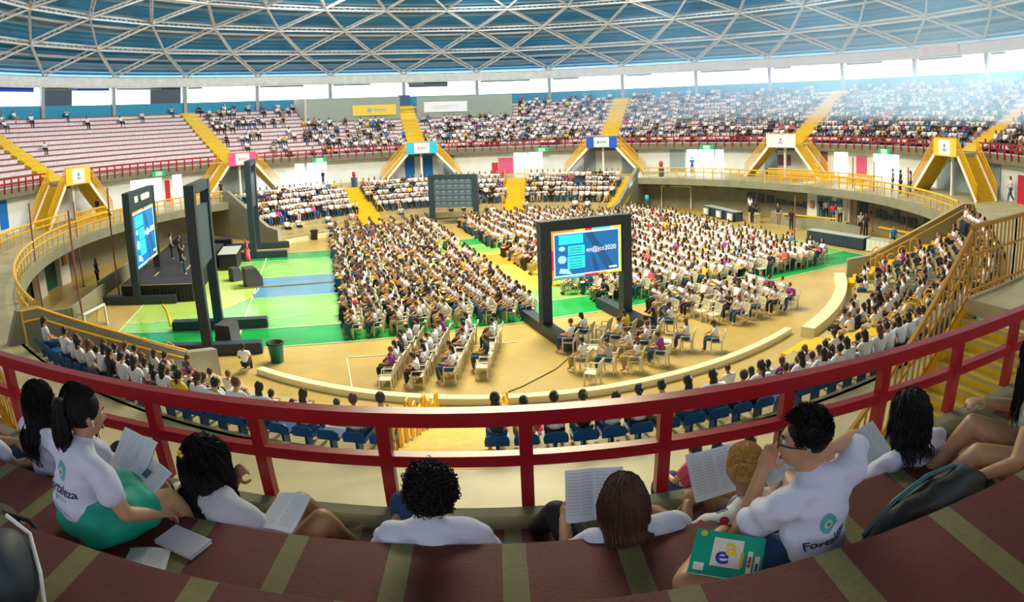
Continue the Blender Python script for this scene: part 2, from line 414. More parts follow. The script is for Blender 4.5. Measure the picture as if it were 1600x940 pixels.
# dome lattice
LR = [(44.3, 15.45), (40.5, 17.6), (36.3, 19.6), (31.3, 21.0), (26.0, 22.2), (20.5, 23.2)]
lt = MB()
def truss(a, b_):
    a, b_ = Vector(a), Vector(b_); d = (b_-a); L = d.length; d.normalize()
    nrm = Vector((a.x+b_.x, a.y+b_.y, -40)).normalized()
    side = d.cross(nrm).normalized()*.22
    dn = -side.cross(d).normalized()*.0
    lt.bar(a+side, b_+side, .15, .15); lt.bar(a-side, b_-side, .15, .15)
    n = int(L/.55)
    for i in range(n):
        s = 1 if i % 2 else -1
        lt.bar(a+d*(L*i/n)+side*s, a+d*(L*(i+1)/n)-side*s, .045)
nodes = []
for i, (R, z) in enumerate(LR):
    nodes.append([pol(R, PH0+12*(j+i/2), z) for j in range(30)])
for i in range(len(LR)-1):
    for j in range(30):
        truss(nodes[i][j], nodes[i+1][j]); truss(nodes[i][j], nodes[i+1][(j-1) % 30])
        truss(nodes[i+1][j], nodes[i+1][(j+1) % 30])
for r in nodes[1:]:
    for p_ in r: lt.ell(p_, (.36, .36, .2), 8, 5)
struct(lt.obj('trim_7', M_TRUSS))
# vent boxes behind the lattice: concentric purlins
b = MB()
for R, z in ((42.5, 16.95), (38.4, 19.3), (33.8, 21.3), (28.6, 23.0), (23, 24.7)):
    b.arcbox(R-.08, R+.08, z-.1, z+.12, 0, 360, 90)
struct(b.obj('trim_8', M_TRUSS))
# ------------------------------------------------------------------ red guard rails of the upper tier
AIS = [-158.7355+36*i for i in range(10)]
post_bm = MB(); post_bm.box((0, 0, 0.33), (.085, .085, .72)); ME_POST = post_bm.mesh('post', M_RED)
post_bm = MB(); post_bm.box((0, 0, 0.19), (.10, .085, 1.0)); ME_POSTF = post_bm.mesh('post', M_RED)
def where(a):
    a = (a+180) % 360-180
    return a
RAIL_WHERE = {0: 'right in front of the nearest seated people', 1: 'upper tier left edge, just past the near yellow stair',
 2: 'upper tier left, before the yellow banner stair', 3: 'upper tier left, between yellow and pink banner stairs',
 4: 'far upper tier, between pink and light blue banner stairs', 5: 'far upper tier, between light blue and dark blue banners',
 6: 'far upper tier, between dark blue and white banner stairs', 7: 'upper tier right, between white and right-hand yellow banner stairs',
 8: 'upper tier right edge, beyond the right-hand banner stair', 9: 'upper tier right, beside the near brown-gold stair'}
for si in range(10):
    a0 = AIS[(si-1) % 10] if si else 165.2645
    a0 = 165.2645+36*si if si else 165.2645
    s, e = a0+2.55, a0+33.45
    r = empty('guard_railing', pol(32.73, (s+e)/2, 6.0))
    inv = Matrix.Translation(Vector(r.location)).inverted()
    def put(mb, name):
        o = mb.obj(name, M_RED, r, loc=tuple(-Vector(r.location))); return o
    b = MB(); b.arcbox(32.68, 32.78, 6.63, 6.735, s, e, 40); put(b, 'top_rail')
    b = MB(); b.arcbox(32.69, 32.77, 6.32, 6.405, s, e, 40); put(b, 'middle_rail')
    k = math.ceil((s-179.8)/1.6)
    a = 179.8+1.6*k
    while a < e:
        x = pol(32.73, a, 6.0); o = mobj('post', ME_POST if si == 0 else ME_POSTF, r, (x[0]-r.location.x, x[1]-r.location.y, 0), -math.radians(a)); a += 1.6
    tag(r, 'red guard railing, ' + RAIL_WHERE[si], 'railing', 'red railings round the upper tier')

# ------------------------------------------------------------------ yellow aisle stairs of the upper tier
AISLE_WHERE = {0: 'right behind the near brown-gold stair', 1: 'behind the photographed left edge stair', 2: 'at the far left edge of the left stand', 3: 'in the left stand above the yellow banner',
 4: 'in the left stand above the pink banner', 5: 'in the far stand above the light blue banner', 6: 'in the far stand above the dark blue banner', 7: 'in the right stand above the white banner',
 8: 'at the right edge above the yellow and white banner', 9: 'out to the right'}
AN = {165.2645: 0, -158.7355: 1, -122.7355: 2, -86.7355: 3, -50.7355: 4, -14.7355: 5, 21.2645: 6, 57.2645: 7, 93.2645: 8, 129.2645: 9}
def aisle(a, idx):
    b = MB(); w = .95
    def P(R, z, s):
        x, y, _ = pol(R, a, 0); q = math.radians(a); return (x+math.cos(q)*w*s, y-math.sin(q)*w*s, z)
    prof = [(R_K-.5, 6.03)]
    for i in range(NK):
        R0, z0 = R_K+DR*i, Z_K+DZ*i
        prof += [(R0-DR*.5, z0-DZ*.5+.02), (R0-.02, z0-DZ*.5+.02)] if i else []
        prof += [(R0-.02, z0+.02)]
    prof += [(RT-.05, ZT+.02)]
    lo = [(R, z-.5) for R, z in prof[::-1]]
    pr = prof+lo; n = len(pr)
    V = [P(R, z, -1) for R, z in pr]+[P(R, z, 1) for R, z in pr]
    m = len(prof)
    b.add(V, [(i, i+1, n+i+1, n+i) for i in range(m-1)]+[tuple(range(n))[::-1], tuple(range(n, 2*n))])
    o = b.obj('aisle_steps', M_YELF); tag(o, 'yellow painted aisle steps ' + AISLE_WHERE[idx], 'stairs', 'yellow aisle stairs of the upper tier')
for a, i in AN.items():
    if abs(a) < 125 : aisle(a, i)

# ------------------------------------------------------------------ double stairs with banners
def rail_panel(b, pts, h, base=0.0, step=.16, w=.025):
    """balustrade between points along a line: top, middle and bottom bars and thin bars"""
    for i in range(len(pts)-1):
        p, q = Vector(pts[i]), Vector(pts[i+1])
        for z, t in ((base+h, .06), (base+h*.62, .035), (base+.12, .04)):
            b.bar(p+Vector((0,0,z)), q+Vector((0,0,z)), t)
        n = max(1, int((q-p).length/step))
        for k in range(n+1):
            c = p.lerp(q, k/n); b.bar(c+Vector((0,0,base+.05)), c+Vector((0,0,base+h)), w)
M_BRZ = mat('brown_gold_paint', (0.50, 0.25, 0.02), .4)
def double_stair(a0, words, near=False):
    r = empty('double_staircase', pol(31.5, a0, 3.0)); off = -Vector(r.location)
    def put(mb, name, m): return mb.obj(name, m, r, loc=tuple(off))
    RI, RO, AP, AF = 30.6, 32.3, 2.75, 7.6
    b = MB(); b.arcbox(RI-.1, 32.55, 5.78, 6.0, a0-AP, a0+AP, 8); put(b, 'landing', M_CONCW)
    b = MB(); x = pol(31.2, a0, 3.0); b.box((x[0], x[1], 4.4), (.2, .2, 2.8), -math.radians(a0)); put(b, 'column', M_WHITE)
    for sg in (-1, 1):
        b = MB(); y = MB(); n = 17
        for i in range(n):
            t0, t1 = i/n, (i+1)/n; z = 5.9-(5.9-3.0)*(i+1)/(n+0)
            A0, A1 = a0+sg*(AP+(AF-AP)*t0), a0+sg*(AP+(AF-AP)*t1)
            lo, hi = min(A0, A1), max(A0, A1)
            b.arcbox(RI, RO, z-.04, z+.01, lo, hi, 1)
            eh = hi if sg > 0 else lo
            y.arcbox(RI, RO, z+.01, z+.018, min(eh, eh-sg*.14), max(eh, eh-sg*.14), 1)
            y.arcbox(RI, RO, z-.17, z-.04, min(eh, eh-sg*.02), max(eh, eh-sg*.02), 1)
        f = put(b, 'flight', M_CONCW if near else M_YELF); y.obj('step_nosing', M_YELF, f)
        s = MB()
        for R in (RI-.05, RO+.03):
            p, q = Vector(pol(R, a0+sg*AP, 5.8)), Vector(pol(R, a0+sg*AF, 3.0))
            s = MB(); s.bar(p, q, .07, .24); put(s, 'stringer', M_WHITE if not near else M_YEL)
        for R in (RI-.06, RO+.06):
            g = MB(); rail_panel(g, [pol(R, a0+sg*AP, 5.9), pol(R, a0+sg*AF, 3.05)], 1.05, step=.13 if not near else .17)
            put(g, 'handrail', M_BRZ if near else M_YEL)
    g = MB(); rail_panel(g, [pol(RI-.08, a0-AP, 5.95), pol(RI-.08, a0, 5.95), pol(RI-.08, a0+AP, 5.95)], 1.05, step=.13); put(g, 'balustrade', M_BRZ if near else M_YEL)
    tag(r, words, 'staircase', 'double stairs from the concourse to the upper tier')
    return r
def panel_local(a, R, w, z0, z1, t=.03):
    """box facing the arena axis; returns location and rotation"""
    return pol(R, a, (z0+z1)/2), -math.radians(a)
def banner(a, R, w, h, zc, cols, name='banner', marks=None, label='', lean=0):
    b = MB(); b.box((0, 0, 0), (w, .04, h)); o = b.obj(name, cols[0], loc=pol(R, a, zc), rz=-math.radians(a))
    if len(cols) > 1:
        p = MB(); p.box((0, -.03, 0), (w*.5, .03, h*.86)); q = p.obj('centre_panel', cols[1], o)
        if marks:
            e = MB()
            for (x, z, ww, hh) in marks: e.box((x, -.055, z), (ww, .02, hh))
            e.obj('print', cols[2], q)
    return o
M_BW = mat('banner_white', (0.86, 0.88, 0.90), .5); M_BC = mat('banner_cyan', (0.03, 0.55, 0.80), .5); M_BP = mat('banner_pink', (0.85, 0.10, 0.30), .5)
M_BB = mat('banner_blue', (0.01, 0.10, 0.62), .5); M_BY = mat('banner_yellow', (0.88, 0.62, 0.06), .5); M_PR = mat('banner_print', (0.08, 0.25, 0.55), .5); M_PU = mat('banner_purple', (0.25, 0.12, 0.50), .5)
M_PKP = mat('banner_print_pink', (0.75, 0.25, 0.35), .5)
drop = [(0, .12, .18, .22), (0, -.12, .5, .05), (0, -.22, .4, .04)]
linep = [(-.35, 0, .16, .3), (.15, .05, .7, .06), (.15, -.06, .7, .05)]
for a, cols, w, words in ((-86.7355, (M_BY, M_BW, M_PR), 3.0, 'yellow and white'), (-50.7355, (M_BP, M_BW, M_PKP), 3.0, 'pink and white'), (-14.7355, (M_BC, M_BW, M_PKP), 3.2, 'light blue and white'),
                    (21.2645, (M_BB, M_BW, M_PR), 3.2, 'dark blue and white'), (57.2645, (M_BW, M_BW, M_PU), 3.2, 'plain white'), (93.2645, (M_BY, M_BW, M_PR), 2.9, 'yellow and white'),
                    (165.2645, None, 0, ''), (-158.7355, None, 0, '')):
    if cols:
        side = {-86.7355: ' at the left', 93.2645: ' at the right'}.get(a, '')
        double_stair(a, 'double yellow staircase with the %s banner%s' % (words, side))
        o = banner(a, 30.42, w, 1.2, 6.35, cols, marks=drop if a in (-86.7355, 93.2645, 57.2645) else linep)
        tag(o, '%s printed banner hung on the stair landing%s' % (words, side), 'banner', 'banners on the stair landings')
    else:
        double_stair(a, 'brown-gold railed staircase with yellow-edged steps, nearest one, ' + ('right' if a > 0 else 'left') + ' of the red railing', near=True)

# ------------------------------------------------------------------ yellow concourse railings
paddle = MB(); paddle.prism([(-.05, 1.0), (.05, 1.0), (.05, .1), (.17, -.1), (.17, -.45), (-.17, -.45), (-.17, -.1), (-.05, .1)], -.03, .03, lambda x, y, z: (x, z, y)); ME_PAD = paddle.mesh('post', M_YEL)
thinp = MB(); thinp.box((0, 0, .4), (.07, .05, 1.3)); ME_THIN = thinp.mesh('post', M_YEL)
def conc_rail(a0, a1, R, label, paddles=True, step=2.0, z=3.0, infill=False):
    r = empty('yellow_railing', pol(R, (a0+a1)/2, z)); off = -Vector(r.location)
    n = int((a1-a0)/1.5)
    for zz, nm, t in ((1.0, 'top_rail', .045), (.62, 'middle_rail', .03)):
        b = MB(); b.tube([pol(R, a0+(a1-a0)*i/n, z+zz) for i in range(n+1)], t*1.5, 6); b.obj(nm, M_YEL, r, loc=tuple(off))
    a, i = a0, 0
    while a <= a1+.01:
        x = pol(R, a, z); mobj('post', ME_PAD if (paddles and i % 3 == 2) else ME_THIN, r, (x[0]-r.location.x, x[1]-r.location.y, 0), -math.radians(a)); a += step; i += 1
    if infill:
        b = MB(); n = int((a1-a0)/.25)
        for i in range(n): b.bar(pol(R, a0+(a1-a0)*i/n, z+.1), pol(R, a0+(a1-a0)*i/n, z+1.0), .035)
        b.obj('bars', M_YEL, r, loc=tuple(off))
    tag(r, label, 'railing', 'yellow railings on the concourse')
conc_rail(31.5, 113.5, 26.1, 'long yellow railing curving along the right edge of the concourse')
conc_rail(212.6, 299, 26.1, 'long yellow railing curving along the left edge of the concourse')
conc_rail(57, 83, 28.4, 'short dense yellow railing behind the right concourse edge', False, 2.6, infill=True)
conc_rail(243, 268, 29.4, 'yellow railing with thin posts at the far left of the concourse', False, 2.0)
conc_rail(268, 276, 28.9, 'dense yellow railing at the foot of the left banner stair', False, 2.0, infill=True)

# ------------------------------------------------------------------ lower stand stairs
def bowl_stair(a, w, label):
    b = MB()
    def P(R, z, s):
        x, y, _ = pol(R, a, 0); q = math.radians(a); return (x+math.cos(q)*w/2*s, y-math.sin(q)*w/2*s, z)
    prof = [(BR0-.55, .0), (BR0-.55, .20)]
    for i in range(BN):
        R0 = BR0+BDR*i; z0 = BDZ*(i+1)
        prof += [(R0-.06, z0-BDZ*.5+.02), (R0-.06, z0+.02), (R0+BDR*.5, z0+.02), (R0+BDR*.5, z0+BDZ*.5+.02)]
    prof += [(26.75, 2.81), (26.75, 3.015), (27.2, 3.015)]
    n = len(prof); V = [P(R, z, -1) for R, z in prof]+[P(R, z, 1) for R, z in prof]
    pr = prof+[(27.2, 2.9), (BR0, -.0)]; n = len(pr)
    V = [P(R, z, -1) for R, z in pr]+[P(R, z, 1) for R, z in pr]
    b.add(V, [(i, i+1, n+i+1, n+i) for i in range(n-1)]+[tuple(range(n))[::-1], tuple(range(n, 2*n))])
    r = empty('stand_steps', P(23, 0, 0)); off = -Vector(r.location)
    b.obj('treads', M_YELF, r, loc=tuple(off))
    tag(r, label, 'stairs', 'yellow steps of the lower stands'); return r
def hoops(a, side, r0, n, w, tall=.95):
    out = []
    for i in range(n):
        R = r0+.62*i; z = 3.0 if R > 26.8 else BDZ*(int((R-BR0)/BDR)+1)
        x, y, _ = pol(R, a, 0); q = math.radians(a); x += math.cos(q)*w*side; y -= math.sin(q)*w*side
        d = Vector((math.sin(q), math.cos(q), 0)); c = Vector((x, y, z))
        b = MB(); b.tube([c-d*.22, c-d*.22+Vector((0,0,tall*.85)), c-d*.12+Vector((0,0,tall)), c+d*.12+Vector((0,0,tall)), c+d*.22+Vector((0,0,tall*.85)), c+d*.22], .03, 6)
        out.append(b)
    return out
for a, w, lab in ((-31.8, 2.1, 'yellow steps in the far lower stand, left of the back screen'), (4.0, 2.0, 'yellow steps in the far lower stand, middle'), (29.2, 1.5, 'yellow steps at the right end of the far lower stand, by the parapet'),
                  (-177.6, 1.75, 'yellow steps straight ahead below the red railing'), (147.3, 1.8, 'yellow steps in the near right stand among the seated crowd'), (116.2, 1.5, 'yellow steps at the right parapet of the near stand')):
    r = bowl_stair(a, w, lab)
    if abs(a) > 110:
        for side in (-1, 1):
            for b in hoops(a, side, 23.8 if a > 140 else 21.2, 9 if a < 0 else 4, w/2+.05):
                o = b.obj('handrail', M_YEL, r, loc=tuple(-Vector(r.location)))
    else:
        b = MB()
        for side in (-1, 1) if a < 20 else (-1,):
            q = math.radians(a)
            def PP(R, z): 
                x, y, _ = pol(R, a, 0); return Vector((x+math.cos(q)*w/2*side, y-math.sin(q)*w/2*side, z))
            b.tube([PP(20.2, .5), PP(20.2, 1.3), PP(26, 4.0), PP(26, 3.0)], .035, 6)
            for t in (.33, .66): b.tube([PP(20.2+5.8*t, 2.6*t+.4), PP(20.2+5.8*t, 1.3+2.7*t)], .03, 6)
        b.obj('handrail', M_YEL, r, loc=tuple(-Vector(r.location)))
# parapet handrails (yellow double tubes) near left and near right
for a, sgn, lab in ((211.0, -1, 'yellow double handrail along the left parapet of the near stand'), (114.8, 1, 'yellow double handrail along the right parapet of the near stand')):
    r = empty('parapet_handrail', pol(23, a, 2)); off = -Vector(r.location)
    for dz in (0, -.32):
        b = MB(); b.tube([pol(20.9, a, .9+dz*.3), pol(20.9, a, 1.45+dz), pol(26.2, a, 3.97+dz), pol(26.8, a, 3.97+dz), pol(26.8, a, 3.0)], .04, 8); b.obj('rail', M_YEL, r, loc=tuple(off))
    for i in range(6):
        R = 21.3+.95*i; z = BDZ*(int((R-BR0)/BDR)+1); b = MB(); c = Vector(pol(R, a-sgn*1.6, z)); d = Vector(pol(1, a, 0))
        b.tube([c-d*.2, c-d*.2+Vector((0,0,.8)), c+Vector((0,0,.95)), c+d*.2+Vector((0,0,.8)), c+d*.2], .035, 6); b.obj('hoop', M_YEL, r, loc=tuple(off))
    tag(r, lab, 'handrail')
# painted yellow patch on the concourse before the near steps
b = MB(); b.arcbox(26.95, 27.3, 3.0, 3.006, 180.55, 184.1, 4); struct(b.obj('floor_marking', M_YELF))

# ------------------------------------------------------------------ concourse wall: openings, doors and signs
M_LIT = M_WALL
def wall_panel(a0, a1, z0, z1, m, name, R=33.46, t=.06, kind='structure'):
    b = MB(); b.arcbox(R-t, R, z0, z1, a0, a1, max(1, int((a1-a0)/1.5))); o = b.obj(name, m); o['kind'] = kind; return o
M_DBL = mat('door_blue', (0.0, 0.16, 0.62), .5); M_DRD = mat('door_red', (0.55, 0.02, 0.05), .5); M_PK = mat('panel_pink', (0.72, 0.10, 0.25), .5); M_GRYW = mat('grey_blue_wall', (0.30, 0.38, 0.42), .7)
M_MAR = mat('door_maroon', (0.28, 0.10, 0.16), .5)
di = 0
for a0, a1, z0, z1, m in ((-17.3, -15.5, 3.0, 5.5, M_DBL), (-13.9, -12.1, 3.0, 5.5, M_DBL), (-98.6, -96.9, 3.4, 5.3, M_DBL), (0.4, 3.2, 3.1, 4.8, M_PK), (-.9, .3, 3.1, 4.3, M_DRD), (102.9, 104.6, 3.0, 4.8, M_DRD),
                          (61.9, 63.2, 3.0, 5.4, M_MAR), (53.6, 56.0, 3.9, 4.9, M_MAR), (-63.6, -62.7, 3.0, 4.9, M_DRD), (69, 71, 3.4, 5.0, M_PK)):
    di += 1; wall_panel(a0, a1, z0, z1, m, 'door_%d' % di)
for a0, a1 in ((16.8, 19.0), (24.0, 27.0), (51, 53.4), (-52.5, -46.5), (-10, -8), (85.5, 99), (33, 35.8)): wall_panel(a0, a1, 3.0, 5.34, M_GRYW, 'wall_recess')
M_EXIT = mat('exit_green', (0.0, 0.42, 0.20), .4, emit=.25)
for a, lab in ((-66, 'between the yellow and pink banners'), (-33.9, 'left of the light blue banner'), (9.0, 'left of the dark blue banner'), (40.7, 'between the dark blue and white banners'), (76.1, 'left of the right-hand banner stair')):
    o = banner(a, 32.4, 1.5, .42, 5.62, (M_EXIT, mat('exit_pale', (0.5, 0.85, 0.6), .4)), 'exit_sign'); tag(o, 'small green hanging sign under the tier edge, ' + lab, 'sign', 'green signs under the upper tier')
# ------------------------------------------------------------------ press cabin wall in the far stand
cab = MB()
def cabin(a0, a1, R, z0, z1): 
    b = MB(); b.arcbox(R, R+.2, z0, z1, a0, a1, 20); return struct(b.obj('wall_cabin', mat('cabin_wall', (0.34, 0.40, 0.34), .7, var=.12, scale=.4)))
cabin(-32.2, -16.2, 40.2, 8.5, 12.3); cabin(-13.3, 3.1, 40.2, 8.5, 12.2)
b = MB(); 
P = [pol(40.2, -32.2, 9.4), pol(43.9, -32.6, 11.4), pol(43.9, -32.6, 12.5), pol(40.2, -32.2, 12.3)]
b.add(P+[(p[0]-.2, p[1]-.1, p[2]) for p in P], [(0,1,2,3),(7,6,5,4),(0,3,7,4),(1,0,4,5),(2,1,5,6),(3,2,6,7)]); struct(b.obj('wall_cabin', mat('cabin_side', (0.62, 0.58, 0.48), .7)))
# the aisle beside the cabin has a small blue doorway at its head
wall_panel(-15.9, -13.9, 11.3, 12.6, mat('door_deep_blue', (0.01, 0.10, 0.25), .5), 'door_20', R=43.6)
o = banner(-20.6, 40.05, 5.2, 1.25, 10.75, (M_BY,), 'wall_banner'); tag(o, 'yellow wide banner on the cabin wall, left of the aisle', 'banner')
e = MB(); e.lathe([(.01, 0), (.3, 0)], (0, 0, 0), 14); 
e = MB(); e.prism(circ(0, 0, .28, 0, 360, 14), -.03, -.02, lambda x, y, z: (x-.6, z, y)); e.box((.6, -.025, .08), (1.6, .01, .12)); e.box((.6, -.025, -.12), (1.3, .01, .08)); e.obj('print', mat('print_grey', (.35, .40, .45), .5), o)
o = banner(-8.4, 40.05, 5.2, 1.25, 10.9, (M_BW,), 'wall_banner'); tag(o, 'white wide banner on the cabin wall, right of the aisle', 'banner')
e = MB(); e.box((0, -.025, .1), (3.2, .01, .10)); e.box((-.4, -.025, -.15), (2.2, .01, .08)); e.obj('print', mat('print_tan', (.70, .66, .52), .5), o)
o = banner(74.0, 43.7, 5.0, 1.05, 14.85, (mat('roof_banner', (.80, .70, .68), .6),), 'roof_banner'); tag(o, 'pale banner hanging from the ring beam at the upper right', 'banner')
e = MB(); e.box((-1.6, -.025, 0), (.9, .01, .5)); e.box((.6, -.025, .15), (2.2, .01, .14)); e.box((.6, -.025, -.15), (1.8, .01, .12)); e.obj('print', mat('print_rose', (.75, .45, .42), .5), o)

# ------------------------------------------------------------------ court hall walls: right-hand white room, picture row, left doorway
def hall_box(a0, a1, R0, z1, m, name):
    b = MB(); b.arcbox(R0, 28.48, 0, z1, a0, a1, 6); return struct(b.obj(name, m))
hall_box(66.9, 76.9, 27.6, 2.5, mat('hall_room_white', (0.88, 0.88, 0.82), .7), 'wall_hall_room')
wall_panel(69.3, 72.6, .35, 2.1, mat('doorway_teal', (0.10, 0.32, 0.36), .5), 'door_21', R=27.58)
wall_panel(72.9, 76.6, .35, 2.2, M_WHITE, 'wall_hall_panel', R=27.56)
def pic(a, R, w, h, z, m, label, name='wall_picture', f=M_DARK):
    b = MB(); b.box((0, 0, 0), (w+.06, .04, h+.06)); o = b.obj(name, f, loc=pol(R, a, z), rz=-math.radians(a))
    p = MB(); p.box((0, -.025, 0), (w, .02, h)); p.obj('print', m, o); tag(o, label, 'picture'); return o
M_PIC = mat('picture_blue_grey', (0.05, 0.09, 0.14), .4)
pic(68.2, 27.5, .35, .5, 1.35, mat('poster_orange', (.7, .25, .06), .5), 'orange poster beside the teal doorway of the white room', 'poster')
pic(74.8, 27.4, .5, .5, 1.8, M_PR, 'small blue poster on the white panel of the right hall room', 'poster')
pic(73.6, 27.4, .55, .12, 1.75, M_PR, 'upper narrow blue strip sign on the white panel', 'poster')
pic(73.7, 27.4, .5, .12, 1.3, M_PR, 'lower narrow blue strip sign on the white panel', 'poster')
for i, (px_a, w, h, z) in enumerate(((53.2, .7, .8, 1.35), (55.4, .6, .75, 1.35), (57.4, .75, .6, 1.3), (59.2, .45, .4, 1.15), (60.6, .45, .4, 1.12), (61.9, .4, .32, 1.1), (63.1, .4, .35, 1.08), (64.3, .4, .2, 1.02), (65.2, .5, .45, 1.05), (66.3, .5, .45, 1.0),
        (78.6, .9, .85, 1.55), (80.6, .4, .25, 1.2), (82.2, .6, .6, 1.25), (83.6, .6, .6, 1.2), (85.0, .4, .3, 1.1), (86.6, .65, .75, 1.3), (88.2, .5, .5, 1.1), (89.8, .6, .6, 1.1), (91.2, .55, .6, 1.1), (92.8, .4, .3, .9), (94.6, .8, .9, 1.2), (101.5, .7, .5, 1.3))):
    pic(px_a, 28.42, w, h, z, M_PIC, 'dark framed picture, number %s from the left in the row on the right hall wall' % ['one','two','three','four','five','six','seven','eight','nine','ten','eleven','twelve','thirteen','fourteen','fifteen','sixteen','seventeen','eighteen','nineteen','twenty','twenty-one','twenty-two'][i])
# left doorway bay
wall_panel(-105.5, -101.0, 0, 2.5, mat('doorway_dark_green', (0.01, 0.10, 0.08), .4), 'door_22', R=28.3, t=.1)
wall_panel(-100.9, -98.2, 0, 2.5, M_WHITE, 'wall_door_bay', R=28.2, t=.4)
wall_panel(-108.3, -105.6, 0, 2.5, M_WHITE, 'wall_door_bay', R=28.2, t=.4)
pic(-99.6, 27.75, .45, .55, 1.5, mat('poster_orange2', (.85, .28, .03), .5), 'orange poster on the white wall beside the dark left doorway', 'poster')
# low concrete barriers inside the hall, left and right
def low_wall(pts, h, name, m=M_GREY, t=.18):
    b = MB()
    for i in range(len(pts)-1): 
        p, q = Vector((*pts[i], h/2)), Vector((*pts[i+1], h/2)); b.bar(p, q, t, h)
    return struct(b.obj(name, m))
low_wall([(-22.3, -14.6), (-20.3, -12.9), (-21.6, -8.0)], 1.05, 'wall_barrier'); low_wall([(-22.6, -7.2), (-24.0, -1.0), (-24.4, 2.0)], .95, 'wall_barrier')
low_wall([(21.9, 10.6), (23.6, 5.0), (24.3, .5)], 1.0, 'wall_barrier'); low_wall([(25.2, -2.0), (24.9, -6.0)], 1.0, 'wall_barrier')
yb = MB(); yb.bar((22.2, 8.9, .95), (24.2, 3.6, 1.15), .25, .08); yb.bar((25.6, 0, 1.0), (25.4, -4.5, 1.25), .25, .08); struct(yb.obj('trim_9', M_YEL))
M_POLE = mat('pole_dull_red', (0.32, 0.10, 0.09), .5)
PWORDS = ['left of the dark doorway', 'at the bend of the left barrier', 'nearest the left stage screen', 'against the left hall wall', 'beside the white room, its left side', 'beside the white room, its right side', 'at the right end of the picture row', 'nearest the seated crowd on the right']
for i, (x, y, h) in enumerate(((-23.1, -12.1, 5.9), (-19.9, -12.5, 5.6), (-20.8, -7.6, 6.2), (-25.6, -5.0, 5.2), (27.0, 6.0, 5.4), (27.4, 3.5, 5.2), (27.7, -.6, 5.0), (20.4, 3.4, 3.0))):
    b = MB(); b.tube([(0, 0, 0), (0, 0, h)], .05, 6); b.lathe([(.01, .04), (.14, .04), (.14, 0), (.01, 0)], (0, 0, 0), 10); o = b.obj('net_pole', M_POLE, loc=(x, y, 0)); tag(o, 'thin dull red net pole standing ' + PWORDS[i], 'pole', 'tall thin net poles in the hall')
